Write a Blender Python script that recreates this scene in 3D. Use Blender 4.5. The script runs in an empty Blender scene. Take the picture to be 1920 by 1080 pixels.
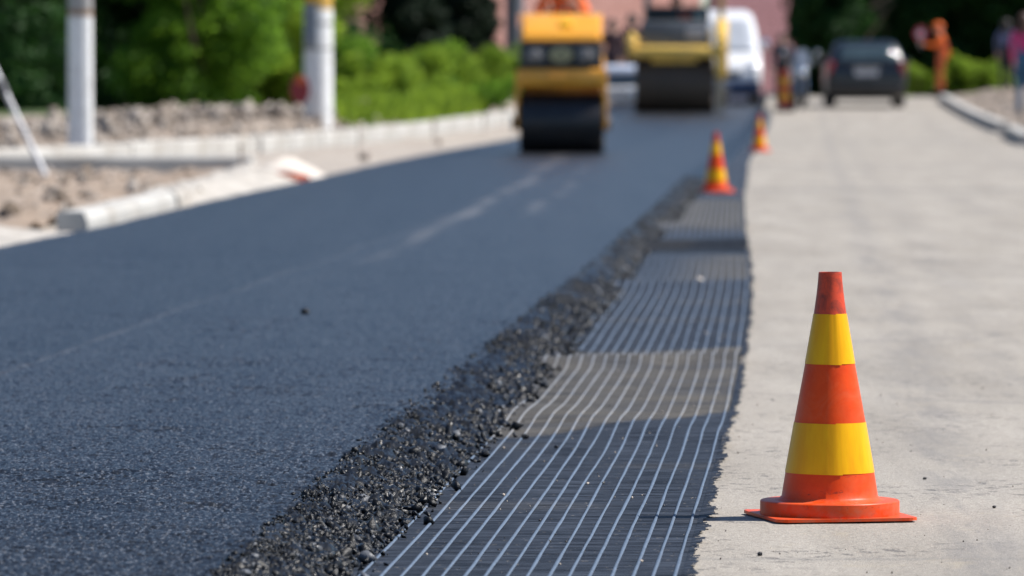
import bpy, bmesh, math, random
import numpy as np
from mathutils import Vector, Matrix

random.seed(7)
rng = np.random.default_rng(11)
R = math.radians
scene = bpy.context.scene
COL = scene.collection

# ------------------------------------------------------------------ camera
CAM_H = 0.86
cd = bpy.data.cameras.new('camera')
cam = bpy.data.objects.new('camera', cd)
COL.objects.link(cam)
cam.location = (0, 0, CAM_H)
cam.rotation_euler = (R(90 - 2.024), 0, 0)
cd.sensor_width = 36.0
cd.lens = 200.0
cd.clip_start = 0.5
cd.clip_end = 5000
cd.dof.use_dof = True
cd.dof.focus_distance = 11.4
cd.dof.aperture_fstop = 6.8
cd.dof.aperture_blades = 8
scene.camera = cam

# ------------------------------------------------------------------ sky, sun, exposure
SUN_EL, SUN_AZ = 53.0, 6.0          # azimuth: from +X (right) towards +Y (ahead)
w = bpy.data.worlds.new("World")
scene.world = w
w.use_nodes = True
wn = w.node_tree
for n in list(wn.nodes):
    wn.nodes.remove(n)
sky = wn.nodes.new('ShaderNodeTexSky')
sky.sky_type = 'NISHITA'
sky.sun_disc = False
sky.sun_elevation = R(SUN_EL)
sky.sun_rotation = R(90 - SUN_AZ)
sky.altitude = 300
sky.air_density = 1.0
sky.dust_density = 0.15
sky.ozone_density = 3.5
bg = wn.nodes.new('ShaderNodeBackground')
bg.inputs['Strength'].default_value = 0.075
wo = wn.nodes.new('ShaderNodeOutputWorld')
wb = wn.nodes.new('ShaderNodeMix')       # white balance of the sky light
wb.data_type = 'RGBA'
wb.blend_type = 'MULTIPLY'
wb.inputs[0].default_value = 1.0
wb.inputs[7].default_value = (0.94, 0.995, 1.075, 1)
wn.links.new(sky.outputs[0], wb.inputs[6])
wn.links.new(wb.outputs[2], bg.inputs[0])
wn.links.new(bg.outputs[0], wo.inputs[0])
sd = bpy.data.lights.new('sun', 'SUN')
sd.energy = 4.7
sd.angle = R(0.5)
sd.color = (1.0, 0.955, 0.90)
sun = bpy.data.objects.new('sun', sd)
COL.objects.link(sun)
sv = Vector((math.cos(R(SUN_EL)) * math.cos(R(SUN_AZ)), math.cos(R(SUN_EL)) * math.sin(R(SUN_AZ)), math.sin(R(SUN_EL))))
sun.location = sv * 60
sun.rotation_euler = sv.to_track_quat('Z', 'Y').to_euler()
vs = scene.view_settings
vs.view_transform = 'Standard'
vs.look = 'None'
vs.exposure = 0.62
vs.gamma = 1.0
scene.cycles.use_denoising = True
scene.cycles.max_bounces = 6
scene.cycles.transparent_max_bounces = 6
scene.cycles.sample_clamp_indirect = 8

# ------------------------------------------------------------------ materials
def nodes_of(name):
    m = bpy.data.materials.new(name)
    m.use_nodes = True
    nt = m.node_tree
    b = nt.nodes['Principled BSDF']
    return m, nt, b

def N(nt, t, **kw):
    n = nt.nodes.new(t)
    for k, v in kw.items():
        setattr(n, k, v)
    return n

def mixc(nt, fac, a, b, mode='MIX'):
    n = nt.nodes.new('ShaderNodeMix')
    n.data_type = 'RGBA'
    n.blend_type = mode
    for sock, v in ((n.inputs[0], fac), (n.inputs[6], a), (n.inputs[7], b)):
        if isinstance(v, (int, float)):
            sock.default_value = v
        elif isinstance(v, tuple):
            sock.default_value = v if len(v) == 4 else (*v, 1)
        else:
            nt.links.new(v, sock)
    return n.outputs[2]

def noise(nt, scale, detail=4, rough=0.6, vec=None, dist=0.0):
    n = N(nt, 'ShaderNodeTexNoise')
    n.inputs['Scale'].default_value = scale
    n.inputs['Detail'].default_value = detail
    n.inputs['Roughness'].default_value = rough
    n.inputs['Distortion'].default_value = dist
    if vec is not None:
        nt.links.new(vec, n.inputs['Vector'])
    return n.outputs['Fac']

def ramp(nt, fac, stops):
    n = N(nt, 'ShaderNodeValToRGB')
    e = n.color_ramp.elements
    while len(e) < len(stops):
        e.new(0.5)
    for i, (p, c) in enumerate(stops):
        e[i].position = p
        e[i].color = (c, c, c, 1) if isinstance(c, (int, float)) else (*c, 1)
    nt.links.new(fac, n.inputs[0])
    return n.outputs[0]

def math_n(nt, op, a, b=None):
    n = N(nt, 'ShaderNodeMath', operation=op)
    for i, v in enumerate((a, b)):
        if v is None:
            continue
        if isinstance(v, (int, float)):
            n.inputs[i].default_value = v
        else:
            nt.links.new(v, n.inputs[i])
    return n.outputs[0]

def objvec(nt, scale=(1, 1, 1)):
    tc = N(nt, 'ShaderNodeTexCoord')
    mp = N(nt, 'ShaderNodeMapping')
    mp.inputs['Scale'].default_value = scale
    nt.links.new(tc.outputs['Object'], mp.inputs['Vector'])
    return mp.outputs['Vector']

def bump(nt, b, h, strength=0.3, dist=0.01):
    n = N(nt, 'ShaderNodeBump')
    n.inputs['Strength'].default_value = strength
    n.inputs['Distance'].default_value = dist
    nt.links.new(h, n.inputs['Height'])
    nt.links.new(n.outputs[0], b.inputs['Normal'])

_cache = {}
def pmat(name, col, rough=0.6, var=0.18, scale=9.0, bmp=0.0, metal=0.0, spec=0.5, coat=0.0, dirt=None):
    """Plain procedural material: base colour with a two-scale worn variation."""
    if name in _cache:
        return _cache[name]
    m, nt, b = nodes_of(name)
    v = objvec(nt)
    f = noise(nt, scale, 5, 0.65, v)
    lo = tuple(c * (1 - var) for c in col)
    hi = tuple(min(1, c * (1 + var)) for c in col)
    r = N(nt, 'ShaderNodeValToRGB')
    r.color_ramp.elements[0].position = 0.3
    r.color_ramp.elements[1].position = 0.7
    r.color_ramp.elements[0].color = (*lo, 1)
    r.color_ramp.elements[1].color = (*hi, 1)
    nt.links.new(f, r.inputs[0])
    c = r.outputs[0]
    if dirt:
        c = mixc(nt, math_n(nt, 'MULTIPLY', ramp(nt, noise(nt, scale * 0.35, 6, 0.7, v, 0.6), [(0.5, 0.0), (0.72, 1.0)]), dirt[1]), c, dirt[0])
    nt.links.new(c, b.inputs['Base Color'])
    b.inputs['Roughness'].default_value = rough
    b.inputs['Metallic'].default_value = metal
    b.inputs['Specular IOR Level'].default_value = spec
    b.inputs['Coat Weight'].default_value = coat
    b.inputs['Coat Roughness'].default_value = 0.08
    if bmp:
        bump(nt, b, noise(nt, scale * 6, 4, 0.6, v), bmp, 0.004)
    _cache[name] = m
    return m

# ------------------------------------------------------------------ numpy noise
def _hash(ix, iy, seed):
    h = (ix.astype(np.int64) * 374761393 + iy.astype(np.int64) * 668265263 + seed * 1442695041) & 0xFFFFFFFF
    h = ((h ^ (h >> 13)) * 1274126177) & 0xFFFFFFFF
    h = (h ^ (h >> 16)) & 0xFFFFFFFF
    return h.astype(np.float64) / 0xFFFFFFFF

def vnoise(x, y, s, seed=0):
    x = np.asarray(x, float) / s
    y = np.asarray(y, float) / s
    ix, iy = np.floor(x), np.floor(y)
    fx, fy = x - ix, y - iy
    fx = fx * fx * (3 - 2 * fx)
    fy = fy * fy * (3 - 2 * fy)
    a = _hash(ix, iy, seed); b = _hash(ix + 1, iy, seed)
    c = _hash(ix, iy + 1, seed); d = _hash(ix + 1, iy + 1, seed)
    return (a * (1 - fx) + b * fx) * (1 - fy) + (c * (1 - fx) + d * fx) * fy - 0.5

def sstep(a, b, x):
    t = np.clip((np.asarray(x, float) - a) / (b - a), 0, 1)
    return t * t * (3 - 2 * t)

# ------------------------------------------------------------------ mesh helpers
def npmesh(name, verts, faces, mat, smooth=False, attrs=None):
    """faces: list of (n, k) integer arrays"""
    me = bpy.data.meshes.new(name)
    verts = np.asarray(verts, np.float32)
    if isinstance(faces, np.ndarray):
        faces = [faces]
    me.vertices.add(len(verts))
    me.vertices.foreach_set('co', verts.ravel())
    nl = sum(f.size for f in faces)
    npoly = sum(len(f) for f in faces)
    me.loops.add(nl)
    me.polygons.add(npoly)
    li = np.concatenate([f.ravel() for f in faces]).astype(np.int32)
    tot = np.concatenate([np.full(len(f), f.shape[1]) for f in faces]).astype(np.int32)
    st = np.concatenate([[0], np.cumsum(tot)[:-1]]).astype(np.int32)
    me.loops.foreach_set('vertex_index', li)
    me.polygons.foreach_set('loop_start', st)
    me.polygons.foreach_set('loop_total', tot)
    if smooth:
        me.polygons.foreach_set('use_smooth', np.ones(npoly, bool))
    me.update(calc_edges=True)
    for k, v in (attrs or {}).items():
        a = me.attributes.new(k, 'FLOAT', 'POINT')
        a.data.foreach_set('value', np.asarray(v, np.float32))
    if mat:
        me.materials.append(mat)
    me.validate()
    return me

def grid_faces(nr, nc):
    i = np.arange((nr - 1) * (nc - 1))
    r, c = i // (nc - 1), i % (nc - 1)
    a = r * nc + c
    return np.stack([a, a + 1, a + nc + 1, a + nc], 1)

def link(name, me, parent=None, loc=(0, 0, 0), rot=(0, 0, 0)):
    o = bpy.data.objects.new(name, me)
    COL.objects.link(o)
    o.location = loc
    o.rotation_euler = rot
    if parent:
        o.parent = parent
    return o

def tag(o, label=None, cat=None, group=None, kind=None):
    if label: o['label'] = label
    if cat: o['category'] = cat
    if group: o['group'] = group
    if kind: o['kind'] = kind
    return o

def thing(name, label, cat, loc=(0, 0, 0), rz=0.0, group=None):
    o = bpy.data.objects.new(name, None)
    o.empty_display_size = 0.2
    COL.objects.link(o)
    o.location = loc
    o.rotation_euler = (0, 0, rz)
    return tag(o, label, cat, group)

def copy_tree(o, parent=None):
    c = o.copy()
    COL.objects.link(c)
    if parent:
        c.parent = parent
    for ch in list(o.children):
        copy_tree(ch, c)
    return c

class MB:
    """collects shapes into one bmesh"""
    def __init__(s):
        s.bm = bmesh.new()
    def box(s, c, size, bev=0.0, rot=None, taper=None):
        g = bmesh.ops.create_cube(s.bm, size=1.0)
        vs_ = g['verts']
        for v in vs_:
            k = 1.0
            if taper and v.co.z > 0:
                v.co.x *= taper[0]; v.co.y *= taper[1]
            v.co = Vector((v.co.x * size[0], v.co.y * size[1], v.co.z * size[2]))
        if bev > 0:
            es = list({e for v in vs_ for e in v.link_edges})
            r = bmesh.ops.bevel(s.bm, geom=es, offset=bev, segments=2, affect='EDGES', profile=0.5)
            vs_ = list({v for f in r['faces'] for v in f.verts} | {v for v in vs_ if v.is_valid})
        M = Matrix.Translation(Vector(c))
        if rot:
            M = M @ Matrix.Rotation(rot[2], 4, 'Z') @ Matrix.Rotation(rot[1], 4, 'Y') @ Matrix.Rotation(rot[0], 4, 'X')
        bmesh.ops.transform(s.bm, matrix=M, verts=vs_)
        return s
    def tube(s, pts, r, n=10, cap=True):
        pts = [Vector(p) for p in pts]
        rr = r if isinstance(r, (list, tuple)) else [r] * len(pts)
        rings = []
        up = Vector((0, 0, 1))
        for i, p in enumerate(pts):
            d = (pts[min(i + 1, len(pts) - 1)] - pts[max(i - 1, 0)]).normalized()
            a = d.cross(up)
            if a.length < 1e-3:
                a = d.cross(Vector((1, 0, 0)))
            a.normalize()
            b = d.cross(a)
            rings.append([s.bm.verts.new(p + (a * math.cos(t) + b * math.sin(t)) * rr[i]) for t in [2 * math.pi * k / n for k in range(n)]])
        for i in range(len(rings) - 1):
            for k in range(n):
                s.bm.faces.new((rings[i][k], rings[i][(k + 1) % n], rings[i + 1][(k + 1) % n], rings[i + 1][k]))
        if cap:
            s.bm.faces.new(rings[0]); s.bm.faces.new(rings[-1])
        return s
    def lathe(s, prof, n=48, axis='Z', c=(0, 0, 0), closed=False):
        """prof: (radius, height) pairs"""
        rings = []
        for (r, h) in prof:
            ring = []
            for k in range(n):
                t = 2 * math.pi * k / n
                x, y = r * math.cos(t), r * math.sin(t)
                co = (x, y, h) if axis == 'Z' else ((h, x, y) if axis == 'X' else (x, h, y))
                ring.append(s.bm.verts.new(Vector(co) + Vector(c)))
            rings.append(ring)
        m = len(rings)
        for i in range(m if closed else m - 1):
            for k in range(n):
                A, B = rings[i], rings[(i + 1) % m]
                s.bm.faces.new((A[k], A[(k + 1) % n], B[(k + 1) % n], B[k]))
        if not closed:
            s.bm.faces.new(rings[0]); s.bm.faces.new(rings[-1])
        return s
    def ball(s, c, r, sub=2, jit=0.0, scale=(1, 1, 1)):
        g = bmesh.ops.create_icosphere(s.bm, subdivisions=sub, radius=1.0)
        for v in g['verts']:
            k = 1 + (random.random() - 0.5) * jit
            v.co = Vector((v.co.x * r * scale[0] * k, v.co.y * r * scale[1] * k, v.co.z * r * scale[2] * k)) + Vector(c)
        return s
    def loft(s, levels, n=8, rc=0.12):
        """levels: (z, y0, y1, halfwidth); stack of rounded rectangles"""
        rings = []
        for (z, y0, y1, hw) in levels:
            r = min(rc, hw * 0.9, (y1 - y0) * 0.45)
            ring = []
            for cx, cy, a0 in ((hw - r, y1 - r, 0), (-hw + r, y1 - r, 90), (-hw + r, y0 + r, 180), (hw - r, y0 + r, 270)):
                for k in range(n):
                    t = R(a0 + 90 * k / (n - 1))
                    ring.append(s.bm.verts.new((cx + r * math.cos(t), cy + r * math.sin(t), z)))
            rings.append(ring)
        m = len(rings[0])
        for i in range(len(rings) - 1):
            for k in range(m):
                s.bm.faces.new((rings[i][k], rings[i][(k + 1) % m], rings[i + 1][(k + 1) % m], rings[i + 1][k]))
        s.bm.faces.new(rings[0]); s.bm.faces.new(rings[-1])
        return s
    def prism(s, outline, x0, x1):
        """outline of (y, z) extruded along x"""
        a = [s.bm.verts.new((x0, y, z)) for y, z in outline]
        b = [s.bm.verts.new((x1, y, z)) for y, z in outline]
        n = len(a)
        for k in range(n):
            s.bm.faces.new((a[k], a[(k + 1) % n], b[(k + 1) % n], b[k]))
        s.bm.faces.new(a); s.bm.faces.new(b)
        return s
    def poly(s, pts):
        s.bm.faces.new([s.bm.verts.new(p) for p in pts])
        return s
    def mesh(s, name, mat, smooth=False, angle=40):
        bmesh.ops.recalc_face_normals(s.bm, faces=s.bm.faces[:])
        me = bpy.data.meshes.new(name)
        s.bm.to_mesh(me)
        s.bm.free()
        me.materials.append(mat)
        if smooth:
            me.polygons.foreach_set('use_smooth', np.ones(len(me.polygons), bool))
            try:
                me.set_sharp_from_angle(angle=R(angle))
            except Exception:
                pass
        return me
    def build(s, name, mat, parent=None, smooth=False, loc=(0, 0, 0), rot=(0, 0, 0), angle=40):
        return link(name, s.mesh(name, mat, smooth, angle), parent, loc, rot)

# ------------------------------------------------------------------ the lie of the land
def zg(y):
    y = np.asarray(y, float)
    z = np.where(y > 70, 1.22e-4 * (y - 70) ** 2, 0.0)
    z = np.minimum(z, 0.62)
    return z - 2.2 * sstep(146, 158, y)

TOE = np.array([(-5, -1.1), (6, -0.50), (10.13, -.282), (10.73, -.249), (11.68, -.185), (12.53, -.13), (14.53, -.01), (17.68, .135), (20.18, .259), (23.38, .43), (30.19, .722), (42.7, 1.34), (57.76, 2.16), (74, 3.0), (102, 4.40), (160, 7.3)])
CREST = np.array([(-5, -1.15), (6, -0.62), (10.03, -.438), (11.58, -.38), (12.53, -.335), (14.03, -.25), (15.58, -.175), (17.18, -.09), (19.73, .044), (21.59, .15), (23.99, .285), (29.59, .555), (39.15, 1.02), (54.41, 1.72), (82.17, 3.10), (109.5, 4.60), (160, 7.1)])
LEFT = np.array([(-5, -4.2), (28.94, -2.605), (32.39, -2.40), (40.8, -2.16), (47.55, -1.86), (60.91, -1.40), (74.97, -.74), (84.58, -.05), (100, 0.7), (160, 3.8)])
MATR = np.array([(-5, -.5), (10.03, .306), (12.98, .469), (15.38, .599), (18.83, .769), (25.04, 1.052), (34.39, 1.403), (43.3, 1.75), (57, 2.35), (67.06, 2.80), (102, 4.60), (160, 7.4)])
FARK = np.array([(40, -6.8), (56.7, -5.10), (61.66, -4.55), (72.26, -3.30), (88, -1.75), (100, -0.62), (107.1, 0.0), (125, 1.3)])
def curve(T, y):
    y = np.asarray(y, float)
    # light smoothing of the measured polyline
    a = np.interp(y, T[:, 0], T[:, 1])
    s = 0.06 * np.abs(y) + 0.3
    return (a * 2 + np.interp(y - s, T[:, 0], T[:, 1]) + np.interp(y + s, T[:, 0], T[:, 1])) / 4
def right_kerb_x(y):
    return np.interp(y, [-5, 80.67, 96.93, 135.2, 170], [2.4, 7.26, 8.27, 10.14, 11.9])

def bank(x, y):
    """height of the rubble bank behind the far kerb"""
    d = curve(FARK, y) - x - 0.2
    dip = 1 - .62 * np.exp(-((x + 4.95) / .5) ** 2) * sstep(68, 65, y)
    return dip * np.where(y > 42, 0.14 + (0.36 * sstep(0.0, 0.75, d) + 0.08 * sstep(1.2, 4, d)) * (0.25 + 0.75 * sstep(58, 80, y)), 0.0) * sstep(-0.05, 0.05, d) * sstep(42, 50, y)

# ground: one sheet to the horizon
m_ground, nt, b = nodes_of('earth')
v = objvec(nt)
f1 = noise(nt, 0.35, 6, 0.65, v)
f2 = noise(nt, 5.0, 8, 0.7, v)
c = mixc(nt, ramp(nt, f1, [(0.35, 0.0), (0.65, 1.0)]), (0.26, 0.20, 0.15), (0.36, 0.30, 0.245))
c = mixc(nt, ramp(nt, f2, [(0.35, 0.0), (0.7, 1.0)]), mixc(nt, 0.45, c, (0.12, 0.095, 0.07)), c)
ga_ = N(nt, 'ShaderNodeAttribute', attribute_name='grass')
gr_ = mixc(nt, ramp(nt, noise(nt, 3.0, 7, .7, v), [(.35, 0.0), (.65, 1.0)]), (0.025, 0.055, 0.014), (0.085, 0.125, 0.03))
c = mixc(nt, ga_.outputs['Fac'], c, gr_)
nt.links.new(c, b.inputs['Base Color'])
b.inputs['Roughness'].default_value = 0.95
bump(nt, b, noise(nt, 9, 8, 0.7, v), 0.8, 0.05)

xs = np.unique(np.concatenate([np.linspace(-600, -30, 20), np.linspace(-30, -12, 20), np.linspace(-12, 16, 150), np.linspace(16, 40, 16), np.linspace(40, 600, 20)]))
ys = np.unique(np.concatenate([np.linspace(-60, 5, 14), np.linspace(5, 160, 320), np.linspace(160, 220, 20), np.linspace(220, 2500, 24)]))
X, Y = np.meshgrid(xs, ys)
Z = zg(Y) - 0.03 + bank(X, Y) * 0.9
lump = (vnoise(X, Y, 0.9, 3) * 0.10 + vnoise(X, Y, 0.35, 4) * 0.06)
rk = X - right_kerb_x(Y)
Z += np.where((bank(X, Y) > 0.1), lump, 0) + np.where((rk > 0.3) & (Y > 40), lump * 0.9 + 0.03, 0) + 0.26 * sstep(0.35, 1.6, rk) * sstep(40, 60, Y) * sstep(146, 138, Y)
dl = curve(FARK, Y) - X
nz_ = vnoise(X, Y, 3.0, 5) * 1.4 + vnoise(X, Y, 0.8, 6) * 0.8
grass = np.maximum(sstep(3.0, 4.2, dl + nz_), sstep(4.5, 6.5, rk + nz_))
grass = np.maximum(grass, sstep(143, 147, Y + nz_ * 0.5))
link('ground', npmesh('ground', np.stack([X, Y, Z], -1).reshape(-1, 3), grid_faces(len(ys), len(xs)), m_ground, True, {'grass': grass.ravel()}))['kind'] = 'structure'

# old carriageway (pale worn asphalt)
m_old, nt, b = nodes_of('worn_pale_asphalt')
v = objvec(nt)
vl = objvec(nt, (3.0, 0.35, 1))
f = noise(nt, 1.1, 6, 0.62, vl)
c = mixc(nt, ramp(nt, f, [(0.34, 0.0), (0.66, 1.0)]), (0.300, 0.270, 0.230), (0.395, 0.360, 0.312))
# broad grey traffic stains
c = mixc(nt, math_n(nt, 'MULTIPLY', ramp(nt, noise(nt, 0.5, 6, 0.7, vl, 0.4), [(0.5, 0.0), (0.68, 1.0)]), 0.25), c, (0.24, 0.225, 0.205))
# fine aggregate
fa = noise(nt, 190, 3, 0.7, v)
c = mixc(nt, 0.75, c, ramp(nt, fa, [(0.3, (0.50, 0.50, 0.50)), (0.52, (0.97, 0.97, 0.96)), (0.72, (1.4, 1.38, 1.35))]), 'MULTIPLY')
# scattered worn pits where the surface has plucked out
fp = noise(nt, 22, 3, 0.6, v)
fpm = noise(nt, 1.6, 3, 0.6, v)
pit = math_n(nt, 'MULTIPLY', ramp(nt, fp, [(0.54, 0.0), (0.64, 1.0)]), ramp(nt, fpm, [(0.44, 0.0), (0.58, 1.0)]))
fg = noise(nt, 62, 3, 0.65, v)
c = mixc(nt, 0.8, c, ramp(nt, fg, [(0.32, (0.72, 0.71, 0.70)), (0.5, (1.0, 1.0, 1.0)), (0.70, (1.16, 1.15, 1.13))]), 'MULTIPLY')
c = mixc(nt, math_n(nt, 'MULTIPLY', pit, 0.8), c, (0.12, 0.112, 0.105))
# darker bands running across the carriageway
sx_ = N(nt, 'ShaderNodeSeparateXYZ'); nt.links.new(v, sx_.inputs[0])
nzj = noise(nt, 0.9, 5, .65, v)
for y_, hw_, k_ in ((47.6, 0.45, .75), (44.0, .35, .28), (38.5, .3, .25), (62.0, 1.2, .3), (10.35, .035, .35), (86, 2.5, .22)):
    dd_ = math_n(nt, 'ABSOLUTE', math_n(nt, 'SUBTRACT', math_n(nt, 'ADD', sx_.outputs['Y'], math_n(nt, 'MULTIPLY', nzj, hw_ * 2.4)), y_ + hw_ * 1.2))
    k2 = math_n(nt, 'MULTIPLY', ramp(nt, math_n(nt, 'DIVIDE', dd_, hw_ * 2.0), [(0.1, 1.0), (0.6, 0.0)]), k_)
    c = mixc(nt, k2, c, (0.17, 0.165, 0.155))
# tyre tracks following the road
lat = math_n(nt, 'SUBTRACT', sx_.outputs['X'], math_n(nt, 'MULTIPLY', sx_.outputs['Y'], 0.052))
for x_, hw_, k_ in ((0.33, .09, .60), (0.62, .10, .35), (2.3, .22, .25), (3.9, .22, .25), (0.30, .05, .2)):
    dd_ = math_n(nt, 'ABSOLUTE', math_n(nt, 'SUBTRACT', math_n(nt, 'ADD', lat, math_n(nt, 'MULTIPLY', noise(nt, .5, 3, .6, v), .25)), x_ + .125))
    k2 = math_n(nt, 'MULTIPLY', ramp(nt, math_n(nt, 'DIVIDE', dd_, hw_ * 2.0), [(0.1, 1.0), (0.7, 0.0)]), math_n(nt, 'MULTIPLY', ramp(nt, noise(nt, 2.6, 6, .75, vl), [(.42, 0.0), (.62, 1.0)]), k_))
    c = mixc(nt, k2, c, (0.19, 0.18, 0.17))
# sandy yellow dust
c = mixc(nt, math_n(nt, 'MULTIPLY', ramp(nt, noise(nt, 3.1, 5, 0.7, v, 0.5), [(0.60, 0.0), (0.74, 1.0)]), 0.35), c, (0.46, 0.38, 0.25))
# cracks across and along
vor = N(nt, 'ShaderNodeTexVoronoi', feature='DISTANCE_TO_EDGE')
vor.inputs['Scale'].default_value = 0.32
mp = N(nt, 'ShaderNodeMapping')
mp.inputs['Scale'].default_value = (0.8, 0.55, 1)
nz = N(nt, 'ShaderNodeTexNoise'); nz.inputs['Scale'].default_value = 2.2; nz.inputs['Detail'].default_value = 6
nt.links.new(v, nz.inputs['Vector'])
ad = N(nt, 'ShaderNodeVectorMath', operation='MULTIPLY_ADD')
ad.inputs[1].default_value = (0.5, 0.5, 0)
nt.links.new(nz.outputs['Color'], ad.inputs[0])
nt.links.new(v, mp.inputs['Vector'])
nt.links.new(mp.outputs[0], ad.inputs[2])
nt.links.new(ad.outputs[0], vor.inputs['Vector'])
crack = ramp(nt, vor.outputs['Distance'], [(0.0, 1.0), (0.010, 0.0)])
c = mixc(nt, math_n(nt, 'MULTIPLY', crack, 0.35), c, (0.16, 0.15, 0.145))
nt.links.new(c, b.inputs['Base Color'])
b.inputs['Roughness'].default_value = 0.85
b.inputs['Specular IOR Level'].default_value = 0.3
hgt = math_n(nt, 'SUBTRACT', math_n(nt, 'ADD', fa, math_n(nt, 'MULTIPLY', noise(nt, 40, 4, 0.6, v), 0.8)), math_n(nt, 'MULTIPLY', pit, 1.2))
bump(nt, b, hgt, 0.9, 0.0035)
ys = np.concatenate([np.linspace(-20, 5, 10), np.linspace(5.3, 30, 420), np.linspace(30.3, 150, 260)])
us = np.concatenate([np.linspace(0, 0.3, 8), np.linspace(0.31, 0.8, 110), np.linspace(0.82, 1, 8)])
Y, U = np.meshgrid(ys, us, indexing='ij')
x0 = curve(TOE, Y) - 1.2
X = x0 + (right_kerb_x(Y) - x0) * U
Z = zg(Y) + vnoise(X, Y, 1.7, 8) * 0.0016 + vnoise(X, Y, 0.25, 9) * 0.0014 + vnoise(X, Y, 0.06, 10) * 0.0012
link('road', npmesh('road', np.stack([X, Y, Z], -1).reshape(-1, 3), grid_faces(len(ys), len(us)), m_old, True))['kind'] = 'structure'

# pale compacted shoulder between the new asphalt and the far kerb
m_sh, nt, b = nodes_of('pale_compacted_base')
v = objvec(nt)
c = mixc(nt, ramp(nt, noise(nt, 0.9, 6, 0.65, v), [(0.35, 0.0), (0.65, 1.0)]), (0.34, 0.29, 0.24), (0.47, 0.42, 0.36))
c = mixc(nt, ramp(nt, noise(nt, 14, 6, 0.7, v), [(0.3, 0.6), (0.6, 0.0)]), c, (0.22, 0.185, 0.15))
nt.links.new(c, b.inputs['Base Color'])
b.inputs['Roughness'].default_value = 0.95
bump(nt, b, noise(nt, 25, 6, 0.7, v), 0.7, 0.02)
ys = np.linspace(18, 128, 330)
us = np.linspace(0, 1, 60)
Y, U = np.meshgrid(ys, us, indexing='ij')
xl = np.where(Y < 46, curve(LEFT, Y) - 6.0, np.minimum(curve(FARK, Y) + 0.06, curve(LEFT, Y) - 0.02))
xr = curve(LEFT, Y) + 0.5
X = xl + (xr - xl) * U
Z = zg(Y) + 0.012 + (vnoise(X, Y, 0.8, 21) * 0.035 + vnoise(X, Y, 0.22, 22) * 0.03) * sstep(0, 0.3, xr - X - 0.3)
link('road_shoulder', npmesh('road_shoulder', np.stack([X, Y, Z], -1).reshape(-1, 3), grid_faces(len(ys), len(us)), m_sh, True))['kind'] = 'structure'

# ------------------------------------------------------------------ new asphalt layer
m_as, nt, b = nodes_of('fresh_asphalt')
v = objvec(nt)
f = noise(nt, 2.2, 6, 0.65, v)
c = mixc(nt, ramp(nt, f, [(0.35, 0.0), (0.65, 1.0)]), (0.0095, 0.0110, 0.0135), (0.0175, 0.0195, 0.0230))
c = mixc(nt, 0.55, c, ramp(nt, noise(nt, 1.0, 4, .6, objvec(nt, (5.0, 0.12, 1))), [(.34, (.55, .56, .58)), (.62, (1.35, 1.34, 1.32))]), 'MULTIPLY')
fa = noise(nt, 120, 2, 0.6, objvec(nt, (1.0, 0.45, 1)))
c = mixc(nt, ramp(nt, fa, [(0.55, 0.0), (0.66, 0.9)]), c, (0.115, 0.125, 0.140))
c = mixc(nt, ramp(nt, fa, [(0.36, 0.9), (0.47, 0.0)]), c, (0.004, 0.005, 0.007))
lo = N(nt, 'ShaderNodeAttribute', attribute_name='loose')
c = mixc(nt, lo.outputs['Fac'], c, (0.006, 0.0065, 0.0075))
du = N(nt, 'ShaderNodeAttribute', attribute_name='dust_and_light')
c = mixc(nt, du.outputs['Fac'], c, (0.30, 0.275, 0.255))
nt.links.new(c, b.inputs['Base Color'])
nt.links.new(ramp(nt, noise(nt, 150, 3, 0.7, v), [(0.3, 0.29), (0.7, 0.46)]), b.inputs['Roughness'])
b.inputs['Specular IOR Level'].default_value = 0.20
bump(nt, b, noise(nt, 320, 3, 0.7, v), 0.35, 0.002)

def seam_x(y):
    return np.interp(y, [0, 15.83, 19.88, 26.79, 41, 110], [-2.25, -1.426, -1.21, -.83, -.06, 3.6])
ys = [-4.0]
while ys[-1] < 150:
    y = ys[-1]
    ys.append(y + (0.5 if y < 8.5 else max(0.008, 0.008 * (y / 9.5) ** 2.3)))
ys = np.array(ys)
nfine = 430
tt = np.linspace(0, 1, nfine)
XX = []
for y in ys:
    l, t = float(curve(LEFT, y)), float(curve(TOE, y))
    vis = max(l + 0.05, -0.095 * abs(y) - 0.25)
    if vis - l > 0.1:
        cs = l + (vis - l) * np.linspace(0, 1, 24)[:-1]
    else:
        cs = l + 0.05 * np.linspace(0, 1, 24)[:-1]
        vis = l + 0.05
    XX.append(np.concatenate([cs, vis + (t - vis) * tt]))
X = np.array(XX)
Y = np.repeat(ys[:, None], X.shape[1], 1)
toe = curve(TOE, ys)[:, None]
crest = curve(CREST, ys)[:, None]
left = curve(LEFT, ys)[:, None]
wob = vnoise(Y * 0, Y, 0.35, 31) * 0.05 + vnoise(Y * 0, Y, 0.11, 32) * 0.03
crest = crest + wob
s = np.clip((X - crest) / (toe - crest), 0, 1)
T = 0.066
prof = T * (1 - (0.72 * s + 0.28 * s * s))
prof = np.where(X < crest, T, prof)
prof *= 0.35 + 0.65 * sstep(0, 0.07, X - left)
Z = prof.copy()
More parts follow.
